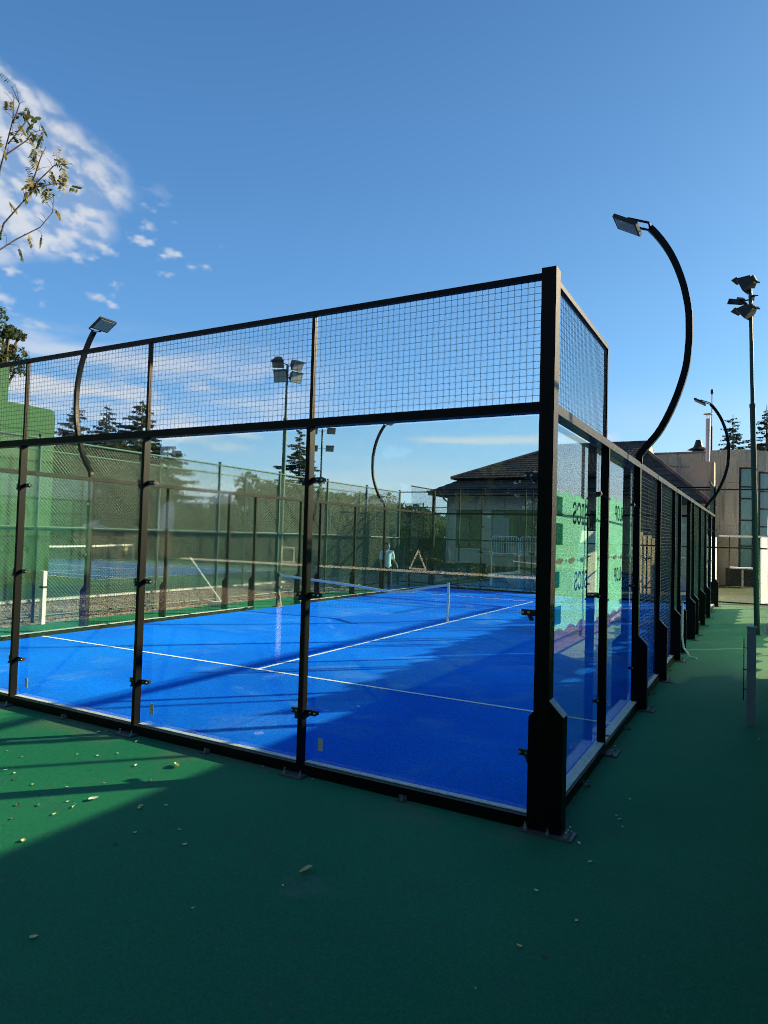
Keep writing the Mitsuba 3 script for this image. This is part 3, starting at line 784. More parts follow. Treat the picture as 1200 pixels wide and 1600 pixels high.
solo('curled_leaf', leaf(-2.91, -1.38, 0.04, .6, 303), 'm_pale', 'curled cream leaf casting a shadow in the middle of the sunlit green', 'leaf')
solo('curled_leaf', leaf(-0.97, -1.42, 0.055, .32, 305), 'm_dry', 'long tan leaf alone in the shaded foreground', 'leaf')

# ---------------------------------------------------------------- clubhouse and the buildings at the far end


def roof_tiles(p0, p1, p2, p3, nu, nv, rise=0.020):
    """barrel tiles laid on the quad p0 p1 (eave) p2 p3 (top), as one mesh of little half barrels"""
    p0, p1, p2, p3 = (A(p, float) for p in (p0, p1, p2, p3))
    nrm = np.cross(p1 - p0, p3 - p0); nrm /= np.linalg.norm(nrm)
    ms = []
    for j in range(nv):
        for i in range(nu):
            def P(u, v):
                return (p0 * (1 - u) + p1 * u) * (1 - v) + (p3 * (1 - u) + p2 * u) * v
            us = np.linspace(i / nu, (i + 1) / nu, 4)
            prof = [0.0, rise, rise, 0.0]
            v0, v1 = j / nv, min(1, (j + 1.15) / nv)
            row0 = A([P(u, v0) + nrm * (h + 0.035) for u, h in zip(us, prof)])
            row1 = A([P(u, v1) + nrm * (h + 0.004) for u, h in zip(us, prof)])
            f = []
            for q in range(3):
                f += [[q, q + 1, 4 + q + 1], [q, 4 + q + 1, 4 + q]]
            f += [[0, 3, 2], [0, 2, 1]]
            ms.append((np.vstack([row0, row1]), A(f)))
    return cat(ms)


ch = thing('clubhouse', 'single storey clubhouse with dark hipped tile roof and green tinted windows', 'building')
YF = 27.0
# facade of concrete panels around the window openings
def fpanel(x0, x1, z0, z1, m='m_panel', y=YF, d=0.25):
    part(ch, 'wall_panel', box(x0 + .012, x1 - .012, y, y + d, z0 + .010, z1 - .010), m)
part(ch, 'core', box(-12.45, -3.35, YF + 0.26, 35.5, 0, 4.1), 'm_panel')
for x0, x1 in ((-12.5, -11.98), (-10.58, -10.1)):
    for z0, z1 in ((0.0, .75), (.75, 1.5), (1.5, 2.45), (2.45, 3.42)):
        fpanel(x0, x1, z0, z1)
for i, x in enumerate(np.arange(-12.5, -3.4, 1.51)):
    fpanel(x, min(x + 1.51, -3.35), 3.42, 4.12, 'm_panel')
for x0, x1 in ((-11.98, -10.58),):
    for z0, z1 in ((0.0, .75), (.75, 1.47)):
        fpanel(x0, x1, z0, z1)
for x0 in (-7.35, -5.9, -4.6):
    for z0, z1 in ((1.3, 2.3), (2.3, 3.42)):
        fpanel(x0, x0 + .55 if x0 > -5 else x0 + .5, z0, z1)
def window(k, x0, x1, z0, z1, y, nmul=1, m='m_winglass', ntr=0, fm='m_fascia'):
    w = part(k, 'window', cat(box(x0, x1, y + .02, y + .10, z0, z0 + .06), box(x0, x1, y + .02, y + .10, z1 - .06, z1), *[box(x - .03, x + .03, y + .022, y + .10, z0 + .06, z1 - .06) for x in np.linspace(x0 + .03, x1 - .03, nmul + 1)]), fm)
    xs = np.linspace(x0 + .03, x1 - .03, nmul + 1)
    zs = np.linspace(z0 + .06, z1 - .06, ntr + 2)
    for i in range(nmul):
        for j in range(ntr + 1):
            part(w, 'pane', box(xs[i] + .03, xs[i + 1] - .03, y + .07, y + .085, zs[j] + .02, zs[j + 1] - .02), m)
    part(w, 'sill', box(x0 - .05, x1 + .05, y - .05, y + .02, z0 - .05, z0 - .002), 'm_sill')
window(ch, -11.98, -10.58, 1.5, 3.40, YF, 2, 'm_winglass')
window(ch, -10.1, -9.45, 1.3, 3.40, YF, 1, 'm_winlit')
window(ch, -9.4, -7.4, 1.9, 3.40, YF, 3, 'm_winglass')
window(ch, -6.8, -5.95, 1.3, 3.40, YF, 2, 'm_winglass')
window(ch, -5.35, -4.65, 1.3, 3.40, YF, 1, 'm_winglass')
part(ch, 'poster', box(-10.05, -9.2, YF - .012, YF - .004, 2.05, 3.05), 'm_greypost', label='pale grey notice board beside the door')
part(ch, 'notice', box(-10.32, -10.2, YF - .012, YF - .004, 3.0, 3.14), 'm_white')
part(ch, 'notice', box(-7.3, -7.17, YF - .012, YF - .004, 3.0, 3.14), 'm_white')
# terrace in front
for x in np.arange(-10.0, -2.5, 1.5):
    part(ch, 'terrace_wall', box(x + .01, x + 1.49, 26.05, 26.25, 0.0, 1.2), 'm_conc')
part(ch, 'terrace_floor', box(-10.0, -2.5, 26.0, 27.0, 1.2, 1.27), 'm_conc')
part(ch, 'plinth', box(-12.6, -10.05, 26.93, 26.99, 0, 0.78), 'm_dwind', label='dark green painted plinth')
part(ch, 'plinth', box(-10.0, -2.6, 25.98, 26.04, 0, 0.72), 'm_dwind', label='dark green painted foot of the terrace')
# roof: a low skirt and a higher hip over it
E0 = (-13.05, 26.0, 4.18)
sk = part(ch, 'roof_skirt', cat(
    quad((-13.05, 26.0, 4.30), (-2.6, 26.0, 4.30), (-2.6, 27.2, 4.92), (-12.0, 27.2, 4.92)),
    quad((-13.05, 36.5, 4.30), (-13.05, 26.0, 4.30), (-12.0, 27.2, 4.92), (-12.0, 35.4, 4.92)),
    quad((-13.05, 26.02, 4.28), (-13.05, 36.5, 4.28), (-2.6, 36.5, 4.28), (-2.6, 26.02, 4.28))), 'm_fascia')
part(ch, 'roof_tiles', roof_tiles((-13.05, 26.0, 4.30), (-2.6, 26.0, 4.30), (-2.6, 27.2, 4.92), (-12.0, 27.2, 4.92), 42, 4), 'm_tile', stuff=True)
part(ch, 'fascia', cat(box(-13.08, -2.6, 25.95, 26.0, 4.10, 4.30), box(-13.09, -13.05, 25.95, 36.5, 4.10, 4.30)), 'm_fascia')
RZ = 7.0
part(ch, 'roof', cat(
    quad((-12.25, 26.9, 4.98), (-3.35, 26.9, 4.98), (-3.35, 31.2, RZ), (-7.9, 31.2, RZ)),
    quad((-12.25, 35.5, 4.98), (-12.25, 26.9, 4.98), (-7.9, 31.2, RZ), (-7.92, 31.21, RZ)),
    quad((-3.35, 35.5, 4.98), (-12.25, 35.5, 4.98), (-7.9, 31.2, RZ), (-3.35, 31.2, RZ)),
    quad((-12.25, 26.9, 4.95), (-12.25, 35.5, 4.95), (-3.35, 35.5, 4.95), (-3.35, 26.9, 4.95))), 'm_fascia')
part(ch, 'roof_tiles', roof_tiles((-12.25, 26.9, 4.98), (-3.35, 26.9, 4.98), (-3.35, 31.2, RZ), (-7.9, 31.2, RZ), 34, 14), 'm_tile', stuff=True)
part(ch, 'roof_tiles', roof_tiles((-12.25, 35.5, 4.98), (-12.25, 26.9, 4.98), (-7.9, 31.2, RZ), (-7.95, 31.25, RZ), 34, 12), 'm_tile', stuff=True)
part(ch, 'hip_ridge', tube(np.linspace((-12.27, 26.88, 5.02), (-7.9, 31.2, RZ + .05), 12), 0.09, 8), 'm_rtile')
part(ch, 'ridge', tube(np.linspace((-7.95, 31.2, RZ + .05), (-3.3, 31.2, RZ + .05), 10), 0.09, 8), 'm_tile')
part(ch, 'gable', prism([(27.0, 4.1), (35.4, 4.1), (35.4, 4.95), (31.2, RZ - .04), (27.0, 4.95)], 0, .2, (-3.56, 0, 0), (0, 1, 0), (0, 0, 1), (1, 0, 0)), 'm_cream')
part(ch, 'gutter', cat(tube([(-13.12, 25.93, 4.27), (-2.6, 25.93, 4.25)], .055, 8), tube([(-13.13, 25.93, 4.27), (-13.13, 36.4, 4.25)], .055, 8)), 'm_lampbody')
for x in (-12.42, -7.36):
    part(ch, 'downpipe', tube([(x, 25.95, 4.2), (x, 26.5, 3.9), (x, 26.9, 3.8), (x, 26.9, 1.3 if x > -10 else .8)], .045, 8), 'm_greypost')
part(ch, 'wall_lamp', cat(box(-8.55, -8.25, 26.90, 26.99, 3.50, 3.62), box(-8.5, -8.3, 26.86, 26.90, 3.44, 3.5)), 'm_white')
# side wing sloping down to the right
wg = thing('side_wing', 'low wing of the clubhouse with a red tiled lean-to roof sloping to the right', 'building')
part(wg, 'wall', box(-3.3, -1.0, 27.3, 32.0, 0, 3.9), 'm_cream')
HA, HB, HC, HD, HE = (-3.4, 25.9, 3.80), (-0.5, 25.9, 3.80), (-0.5, 32.4, 3.80), (-3.34, 32.4, 6.35), (-3.34, 28.7, 6.35)
part(wg, 'roof', cat(quad(HA, HB, HE, (-3.36, 28.7, 6.35)), quad(HB, HC, HD, HE), quad((-3.4, 25.92, 3.74), (-3.4, 32.4, 3.74), (-0.52, 32.4, 3.74), (-0.52, 25.92, 3.74))), 'm_fascia')
part(wg, 'roof_tiles', roof_tiles(HA, HB, HE, (-3.38, 28.68, 6.34), 13, 11), 'm_tile', stuff=True)
part(wg, 'roof_tiles', roof_tiles(HB, HC, HD, HE, 24, 11), 'm_rtile', stuff=True)
part(wg, 'hip_ridge', tube(np.linspace((-0.48, 25.88, 3.84), (-3.34, 28.7, 6.40), 9), .08, 8), 'm_rtile')
part(wg, 'gutter', tube([(-3.4, 25.85, 3.74), (-0.5, 25.85, 3.72)], .05, 8), 'm_lampbody')
for i, (x0, x1) in enumerate(((-3.3, -2.55), (-2.54, -1.79), (-1.78, -1.0))):
    for z0, z1 in ((0, 1.3), (1.31, 2.5), (2.51, 3.7)):
        part(wg, 'wall_panel', box(x0, x1, 27.1, 27.28, z0, z1), 'm_panel')
# chimney block with steel pipe
cb = thing('chimney', 'square concrete chimney block with a tall steel flue pipe', 'chimney')
part(cb, 'block', box(-1.62, -0.55, 31.2, 32.3, 0, 6.0), 'm_conc')
part(cb, 'flue', cat(cyl((-0.86, 31.7, 6.0), (-0.86, 31.7, 8.15), .10, 16), cyl((-0.86, 31.7, 7.55), (-0.86, 31.7, 7.62), .108, 16)), 'm_pipe', smooth=40)
part(cb, 'cowl', cat(cyl((-0.86, 31.7, 8.36), (-0.86, 31.7, 8.39), .21, 16), *[cyl((-0.86 + .08 * math.cos(t), 31.7 + .08 * math.sin(t), 8.15), (-0.86 + .08 * math.cos(t), 31.7 + .08 * math.sin(t), 8.36), .012, 6) for t in (0.5, 2.6, 4.7)]), 'm_pipe')
vt = solo('roof_vent', cat(tube([(-1.5, 34.8, 6.6), (-1.5, 34.8, 7.0), (-1.5, 34.8, 7.03)], [.30, .30, .55], 16), tube([(-1.5, 34.8, 7.03), (-1.5, 34.8, 7.18), (-1.5, 34.8, 7.3), (-1.5, 34.8, 7.55)], [.55, .25, .20, .13], 16)), 'm_lampbody', 'dark round roof vent with a flared hood beside the flue pipe', 'vent', smooth=30)
an = thing('antenna_mast', 'thin antenna mast standing up behind the flue pipe', 'antenna')
part(an, 'mast', cat(cyl((-1.0, 37, 5.5), (-1.0, 37, 8.6), .05, 8), cyl((-1.0, 37, 8.6), (-1.0, 37, 10.6), .022, 8)), 'm_dark')
part(an, 'tip', tube([(-1.0, 37, 10.35), (-1.0, 37, 10.5), (-1.0, 37, 10.62), (-1.0, 37, 10.72)], [.02, .08, .07, .01], 8), 'm_dark')

cn = thing('concrete_building', 'board marked concrete building with curved corner and tall glazed strips', 'building')
def arcwall(cx, cy, r, a0, a1, z0, z1, n):
    t = np.linspace(math.radians(a0), math.radians(a1), n)
    o = np.stack([cx + r * np.cos(t), cy + r * np.sin(t)], -1)
    i_ = np.stack([cx + (r - .3) * np.cos(t), cy + (r - .3) * np.sin(t)], -1)
    v = np.vstack([np.c_[o, np.full(n, z0)], np.c_[o, np.full(n, z1)], np.c_[i_, np.full(n, z1)]])
    j = np.arange(n - 1)
    f = np.vstack([np.stack([j, j + 1, n + j + 1], -1), np.stack([j, n + j + 1, n + j], -1), np.stack([n + j, n + j + 1, 2 * n + j + 1], -1), np.stack([n + j, 2 * n + j + 1, 2 * n + j], -1)])
    return v, f
# straight part, then cylinder towards the right
for x in np.arange(-7.0, -1.1, 1.15):
    for z0, z1 in ((0, 2.3), (2.3, 4.5), (4.5, 6.8)):
        part(cn, 'wall_panel', box(x + .008, x + 1.142, 34.2, 34.5, z0 + .006, z1 - .006), 'm_conc')
part(cn, 'core', box(-7, -.8, 34.5, 42, 0, 6.8), 'm_conc')
CX, CY, CR = -0.2, 36.6, 2.55
for a0, a1 in ((225, 245), (245, 265), (265, 284.6)):
    for z0, z1 in ((0, 3.0), (3.0, 5.2), (5.2, 6.9)):
        part(cn, 'wall_panel', arcwall(CX, CY, CR, a0 + .15, a1 - .15, z0 + .006, z1 - .006, 6), 'm_conc', smooth=20)
part(cn, 'core', arcwall(CX, CY, CR - .28, 180, 380, 0, 6.6, 24), 'm_dark')
part(cn, 'wall_panel', arcwall(CX, CY, CR, 284.6, 306, 5.99, 6.9, 6), 'm_conc')
part(cn, 'wall_panel', arcwall(CX, CY, CR, 306, 330, 5.8, 6.86, 6), 'm_conc')
part(cn, 'lintel', arcwall(CX, CY, CR + .10, 283, 303, 6.12, 6.22, 6), 'm_conc')
part(cn, 'wall_panel', arcwall(CX, CY, CR, 301, 306, 0, 5.99, 3), 'm_conc')
def gstrip(a0, a1, zs, r, m):
    fr = []
    for z in zs:
        fr.append(arcwall(CX, CY, r + .02, a0, a1, z - .035, z + .035, 4))
    for a in (a0, a1):
        fr.append(arcwall(CX, CY, r + .03, a - .9, a + .9, zs[0], zs[-1], 3))
    w = part(cn, 'window', cat(fr), 'm_dark')
    for z0, z1 in zip(zs[:-1], zs[1:]):
        part(w, 'pane', arcwall(CX, CY, r - .02, a0 + .9, a1 - .9, z0 + .035, z1 - .035, 4), m)
gstrip(286, 300.5, [0.7, 2.0, 3.3, 4.4, 5.0, 5.95], CR - .06, 'm_winlit')
gstrip(308, 328, [2.1, 3.0, 3.9, 4.8, 5.75], CR - .06, 'm_winlit')
part(cn, 'parapet_cap', box(-7.0, -1.1, 34.12, 34.6, 6.80, 6.87), 'm_galv')
part(cn, 'downpipe', tube([(-2.35, 34.13, 6.6), (-2.35, 34.13, .1)], .055, 8), 'm_greypost')
ac = part(cn, 'air_conditioner', box(-3.6, -2.8, 33.85, 34.18, 5.35, 5.95), 'm_white')
part(ac, 'grille', cyl((-3.3, 33.845, 5.65), (-3.3, 33.85, 5.65), .22, 20), 'm_dark')
part(cn, 'cable', tube([(-7, 34.15, 6.2), (-5, 34.15, 6.05), (-3, 34.15, 6.15), (-1.2, 34.15, 6.0)], .012, 5), 'm_dark')
part(cn, 'roof_unit', cat(box(-5.2, -4.6, 35.2, 35.8, 6.8, 7.15), box(-4.2, -4.0, 35.4, 35.6, 6.8, 7.3)), 'm_galv')
# low canopy and cupboards under it
ca = thing('canopy', 'low white edged canopy over dark store openings at the end of the path', 'canopy')
part(ca, 'slab', box(-0.35, 1.9, 31.8, 33.6, 2.42, 2.5), 'm_white')
part(ca, 'shelf', box(0.1, 1.3, 32.2, 33.2, .90, .96), 'm_white')
part(ca, 'back', box(-0.1, 1.6, 33.3, 33.4, 0, .9), 'm_dark')
part(ca, 'post', box(.62, .70, 32.3, 32.4, 0, .9), 'm_panel')
part(ca, 'post', box(.08, .12, 32.0, 32.05, 0, 2.42), 'm_dark')
# sunlit white boards just beyond the end fence
WB = 'white boards standing beyond the end fence'
def board(label, pts, y, t=.05):
    k = thing('white_board', label, 'board', WB)
    part(k, 'panel', prism(pts, 0, t, (0, y, 0), (1, 0, 0), (0, 0, 1), (0, 1, 0)), 'm_white')
    xs, zs = A(pts).T
    part(k, 'foot', box(xs.min() - .02, xs.max() + .02, y - .1, y + t + .1, -.02, .02), 'm_plate')
    return k
def leaning(k, name, p, q, z1, m, lean=0.0, n=3):
    """upright sheet from ground point p to q whose face looks to the right and to the camera"""
    p, q = A([*p, 0.02]), A([*q, 0.02])
    d = (q - p) / np.linalg.norm(q - p); nn = A([d[1], -d[0], 0])
    up = A([d[0] * lean, d[1] * lean, z1])
    v = A([p, q, q + A([0, 0, z1]), p + up]); w = v - nn * .05
    return part(k, name, (np.vstack([v, w]), A([[0, 1, 2], [0, 2, 3], [5, 4, 7], [5, 7, 6], [0, 4, 5], [0, 5, 1], [1, 5, 6], [1, 6, 2], [2, 6, 7], [2, 7, 3], [3, 7, 4], [3, 4, 0]])), m)
for lab, p, q, z, ln in (('slanting white board seen through the side glass beside the near corner', (-4.85, 21.5), (-3.95, 23.6), 2.4, .55),
                         ('long white board at the left edge of the path end beside the last wall post', (-0.2, 21.2), (-0.15, 26.0), 2.3, 0.0),
                         ('white board beside the windscreen at the right edge of the path end', (1.42, 22.4), (1.66, 22.9), 2.3, 0.0)):
    k = thing('white_board', lab, 'board', WB)
    leaning(k, 'panel', p, q, z, 'm_white', ln)
    part(k, 'foot', box(min(p[0], q[0]) - .05, max(p[0], q[0]) + .02, p[1] - .05, q[1] + .05, -.02, .012), 'm_plate')
sl = thing('slatted_screen', 'white slatted screen seen through the side mesh beyond the far wall', 'screen')
for i, x in enumerate((-2.95, -2.62, -2.30)):
    leaning(sl, 'slat', (x, 23.6), (x + .24, 24.15), 2.42 - .12 * i, 'm_cream')
part(sl, 'crossbar', cat(box(-3.1, -2.0, 24.3, 24.34, .6, .66), box(-3.1, -2.0, 24.3, 24.34, 1.6, 1.66)), 'm_dark')

# crowd barriers on the terrace
def barrier(label, x0, x1, y, z0, z1):
    k = thing('crowd_barrier', label, 'barrier', None)
    r = .022
    part(k, 'frame', tube([(x0, y, z0 + .05), (x0, y, z1 - .15), (x0 + .04, y, z1 - .04), (x0 + .15, y, z1), (x1 - .15, y, z1), (x1 - .04, y, z1 - .04), (x1, y, z1 - .15), (x1, y, z0 + .05)], r, 8), 'm_white', smooth=40)
    part(k, 'lower_rail', cyl((x0, y, z0 + .06), (x1, y, z0 + .06), r, 8), 'm_white')
    for x in np.linspace(x0, x1, 12)[1:-1]:
        part(k, 'bar', cyl((x, y, z0 + .06), (x, y, z1), .012, 6), 'm_white')
    for x in (x0 + .1, x1 - .1):
        part(k, 'foot', box(x - .03, x + .03, y - .2, y + .2, z0, z0 + .04), 'm_white')
barrier('white crowd barrier on the clubhouse terrace, the left one of the two', -9.82, -8.5, 26.3, 1.27, 2.14)
barrier('white crowd barrier on the clubhouse terrace, the one nearer the corner post', -8.42, -7.1, 26.3, 1.27, 2.14)
# odds and ends behind the far wall
rk = m3.Manifold.sphere(1.0, 32)
rm = rk.to_mesh(); rv = rm.vert_properties[:, :3].astype(float)
rv *= (1 + 0.5 * (meshkit.fbm(rv * 1.6 + 5, 4) - .5)[:, None])
solo('boulder', (rv * [.66, .4, .42] + [-7.55, 23.8, .28], rm.tri_verts), 'm_stone', 'tan sandstone boulder behind the far glass wall', 'rock', smooth=True)
bn = thing('bench', 'white plank bench behind the far glass wall', 'bench')
part(bn, 'seat', box(-8.5, -7.0, 22.3, 22.62, .40, .45), 'm_white')
part(bn, 'back', beam((-8.5, 22.65, .52), (-7.25, 22.65, .66), .05, .09), 'm_white')
for x in (-8.35, -7.2):
    part(bn, 'leg', box(x - .04, x + .04, 22.33, 22.6, -.01, .40), 'm_greypost')
solo('kerb_beam', box(-10.4, -6.75, 21.45, 21.6, -.03, .07), 'm_white', 'long white kerb beam on the ground behind the far glass wall', 'kerb')
bp = thing('marker_pole', 'thin white marker pole with a white sleeve behind the far glass wall', 'pole')
part(bp, 'pole', cyl((-8.02, 21.3, 0), (-8.02, 21.3, 1.6), .022, 8), 'm_white')
part(bp, 'sleeve', cyl((-8.02, 21.3, .15), (-8.02, 21.3, .58), .05, 10), 'm_white')
for i, (x, y) in enumerate(((-6.55, 23.6), (-6.3, 23.4))):
    b_ = thing('folding_chair', ('blue grey folding chair', 'second folding chair, nearer the post')[i] + ' stored by the boulder behind the far wall', 'chair')
    part(b_, 'backrest', box(x - .16, x + .16, y + .16, y + .19, .5, .85), 'm_greypost')
    part(b_, 'seat', box(x - .16, x + .16, y - .16, y + .16, .42, .45), 'm_greypost')
    for dx in (-.15, .15):
        part(b_, 'leg', cat(beam((x + dx, y - .15, 0), (x + dx, y + .18, .85), .02), beam((x + dx, y + .17, 0), (x + dx, y - .15, .44), .02)), 'm_steel')

# blue tennis court: net, windscreen, hut
tn = thing('tennis_net', 'white banded tennis net across the blue court on the far left', 'net')
P, Q = [], []
for y in np.arange(12.1, 24.9, .09):
    P.append((-32.9, y, .02)); Q.append((-32.9, y, 1.0))
for z in np.arange(.05, 1.0, .09):
    P.append((-32.9, 12.1, z)); Q.append((-32.9, 24.9, z))
part(tn, 'netting', segs(P, Q, .003, 3), 'm_net', stuff=True)
ys = np.linspace(12.1, 24.9, 13)
hb = [beam((-32.9, ys[i], 1.02 - .12 * (1 - ((ys[i] - 18.5) / 6.4) ** 2)), (-32.9, ys[i + 1], 1.02 - .12 * (1 - ((ys[i + 1] - 18.5) / 6.4) ** 2)), .02, .09) for i in range(12)]
part(tn, 'headband', cat(hb), 'm_white')
for y in (12.1, 24.9):
    part(tn, 'post', cyl((-32.9, y, 0), (-32.9, y, 1.1), .05, 10), 'm_gpaint')
dw = thing('windscreen_fabric', 'dark green windscreen fabric low along the far side of the blue tennis court', 'windscreen')
part(dw, 'panel', box(-50.42, -50.36, 8, 30.3, .02, 1.95), 'm_dwind')
part(dw, 'panel', box(-50.3, -15.6, 30.36, 30.40, .02, 1.92), 'm_dwind')
part(dw, 'hem', box(-50.36, -50.33, 8, 30.3, 1.95, 2.05), 'm_sill')
hut = thing('umpire_hut', 'small beige hut far behind the tennis net', 'hut')
hx, hy = at(188, 50)
hz = H(830, 188, 50)
part(hut, 'wall', box(hx - .5, hx + .4, hy - .4, hy + .4, 0, hz), 'm_beige')
part(hut, 'roof', box(hx - .56, hx + .46, hy - .46, hy + .46, hz, hz + .08), 'm_fascia')
part(hut, 'door', box(hx + .4, hx + .42, hy - .1, hy + .15, 0, hz - .1), 'm_dark')

# ---------------------------------------------------------------- trees


def conifer(label, x, y, h, r, seed, m='m_needle', bare=0.12, dens=1.0, group=None):
    k = thing('conifer', label, 'conifer', group)
    rg = np.random.default_rng(seed)
    part(k, 'trunk', tube([(x, y, -.1), (x + .05, y, h * .5), (x, y, h)], [h * .022, h * .012, .015], 8), 'm_bark', smooth=True)
    br, V = [], []
    z = h * bare
    while z < h * .985:
        f = (z - h * bare) / (h * (1 - bare))
        R = r * (1 - f) ** 0.85 * rg.uniform(.75, 1.12) + .12
        nb = int(rg.integers(5, 8))
        a0 = rg.uniform(0, 6.28)
        for b in range(nb):
            a = a0 + b * 6.283 / nb + rg.normal(0, .25)
            L = R * rg.uniform(.35, 1.2)
            d = A([math.cos(a), math.sin(a), 0])
            t = np.linspace(0, 1, 5)
            zb = z + rg.normal(0, h * .012)
            pz = zb + L * (.20 * t - .34 * t ** 2 + .18 * t ** 3) * rg.uniform(.4, 1.5) + rg.normal(0, .05)
            pts = A([x, y, 0]) + np.outer(t * L, d) + np.outer(pz, [0, 0, 1])
            br.append(tube(pts, np.linspace(.012 + L * .012, .006, 5), 4, caps=False))
            n = max(8, int(L * 46 * dens))
            ti = rg.uniform(.15, 1.0, n)
            c = A([np.interp(ti, t, pts[:, q]) for q in range(3)]).T
            side = A([-d[1], d[0], 0])
            w = L * .26 * (1.05 - ti) + .07
            sg_ = rg.choice([-1, 1], n)
            e = c + side * (sg_ * w * rg.uniform(.4, 1, n))[:, None] + d * (w * rg.uniform(.2, .8, n))[:, None]
            e[:, 2] -= rg.uniform(.02, .16, n) * (1 + L * .25)
            per = rg.normal(size=(n, 3)) * [.5, .5, 1.0]
            per /= np.linalg.norm(per, axis=1, keepdims=True)
            ww = rg.uniform(.035, .095, n)[:, None] * (0.7 + .12 * h / 8)
            mid = (c + e) / 2
            V.append(np.stack([c, mid + per * ww, e, mid - per * ww], 1))
        z += h * rg.uniform(.020, .034)
    # leader sprays
    V = np.concatenate(V)
    f = (A([[0, 1, 2], [0, 2, 3]])[None] + 4 * np.arange(len(V))[:, None, None]).reshape(-1, 3)
    part(k, 'branches', cat(br), 'm_twig', stuff=True)
    part(k, 'crown', (V.reshape(-1, 3), f), m, stuff=True)
    return k


def broadleaf(label, x, y, h, r, seed, m='m_leafA', n=5200, leafs=.26, z0=.18, sq=1.0, group=None, limb0=.25):
    k = thing('tree', label, 'tree', group)
    rg = np.random.default_rng(seed)
    top = A([x, y, h * max(.62, limb0 + .1)])
    part(k, 'trunk', tube([(x, y, -.1), (x + rg.normal(0, .1), y, h * .3), top], [h * .028, h * .02, h * .012], 8), 'm_bark', smooth=True)
    nb = 26
    c = []
    for i in range(nb):
        u, a = rg.uniform(-1, 1), rg.uniform(0, 6.28)
        q = math.sqrt(max(0, 1 - u * u))
        rad = rg.uniform(.45, .95)
        zc = h * (z0 + (1 - z0) * .52)
        c.append([x + r * rad * q * math.cos(a), y + r * rad * q * math.sin(a), zc + u * rad * h * (1 - z0) * .46 * sq])
    c = A(c)
    lim = [tube([(x, y, h * rg.uniform(limb0, min(.8, limb0 + .25))), (A([x, y, h * max(.4, limb0)]) + cc) / 2 + rg.normal(0, .15, 3), cc], [h * .012, h * .008, h * .003], 5, caps=False) for cc in c]
    part(k, 'limbs', cat(lim), 'm_bark', stuff=True)
    who = rg.integers(0, nb, n)
    sz = rg.uniform(.22, .40, nb)[who] * r
    d = rg.normal(size=(n, 3)); d /= np.linalg.norm(d, axis=1, keepdims=True)
    p = c[who] + d * (sz * rg.uniform(.35, 1.08, n) ** .6)[:, None] * [1, 1, .8]
    a = rg.normal(size=(n, 3)); a /= np.linalg.norm(a, axis=1, keepdims=True)
    b = np.cross(a, rg.normal(size=(n, 3))); b /= np.linalg.norm(b, axis=1, keepdims=True)
    s = leafs * rg.uniform(.5, 1.2, n)[:, None]
    V = np.stack([p - a * s, p + b * s * .5, p + a * s, p - b * s * .5], 1)
    keep = V[..., 2].min(1) > .1
    V = V[keep]
    f = (A([[0, 1, 2], [0, 2, 3]])[None] + 4 * np.arange(len(V))[:, None, None]).reshape(-1, 3)
    part(k, 'crown', (V.reshape(-1, 3), f), m, stuff=True)
    return k


for px, py, dist, r, m, lab in ((112, 632, 52, 3.6, 'm_needleB', 'grey green conifer nearest the curved lamp on the left'), (160, 634, 50, 3.6, 'm_needle', 'darkest conifer, between the other two behind the left fences'),
                                (216, 624, 48, 4.2, 'm_needle', 'tall conifer with drooping boughs right of the dark one'), (465, 670, 58, 3.6, 'm_needle', 'lone pointed conifer rising behind the floodlight pole'),
                                (1144, 648, 66, 5.2, 'm_needle', 'thin conifer rising over the concrete building'), (1197, 632, 62, 5.0, 'm_needle', 'dense conifer at the right edge over the concrete building')):
    p = at(px, dist)
    conifer(lab, p[0], p[1], H(py, px, dist), r * (1.3 if px < 500 else 1.0), px, m, dens=1.0 if dist < 60 else .8)
TG = 'trees behind the fences'
for i, (px, py, dist, r, m, lab, n) in enumerate((
        (98, 668, 58, 3.2, 'm_leafA', 'leafy tree just right of the stepped green wall', 5200), (140, 690, 56, 3.6, 'm_leafB', 'yellowish tree below the darkest conifer', 5200),
        (188, 684, 60, 3.8, 'm_leafA', 'dark leafy tree below the drooping conifer', 5200), (228, 705, 62, 3.2, 'm_leafB', 'yellow green tree left of the low gap in the trees', 4200),
        (285, 792, 75, 4.4, 'm_leafB', 'low pale green tree in the gap of the skyline', 4200), (340, 800, 78, 4.4, 'm_leafA', 'low dark tree in the gap of the skyline', 4200),
        (402, 748, 60, 3.6, 'm_leafA', 'rounded dark tree left of the tall floodlight pole', 5600), (438, 742, 66, 3.4, 'm_leafA', 'rounded tree directly behind the tall floodlight pole', 5200),
        (478, 768, 60, 3.0, 'm_leafB', 'olive tree at the foot of the lone conifer', 4800), (520, 768, 58, 3.2, 'm_leafA', 'spiky topped olive tree right of the second glass post', 5200),
        (556, 768, 60, 3.0, 'm_leafB', 'olive tree between the two thin fence posts', 5000), (588, 772, 62, 3.0, 'm_leafA', 'bushy tree behind the far left curved lamp', 5000),
        (622, 790, 70, 3.4, 'm_leafA', 'low tree right of the far left curved lamp', 4200), (655, 798, 85, 4.2, 'm_leafB', 'hazy low tree by the clubhouse corner', 3600),
        (1192, 735, 48, 1.6, 'm_leafA', 'dark shrubby tree at the right edge beside the concrete building', 3000))):
    p = at(px, dist)
    broadleaf(lab, p[0], p[1], H(py, px, dist), r, 500 + i, m, n)
hd = thing('hedge', 'dark clipped hedge filling the gap between the court corner and the clubhouse', 'hedge')
rg = np.random.default_rng(31)
hp = rg.uniform(size=(7000, 3)) * [3.4, .9, 1.95] + [-15.6, 28.6, .02]
ha = rg.normal(size=(7000, 3)); ha /= np.linalg.norm(ha, axis=1, keepdims=True)
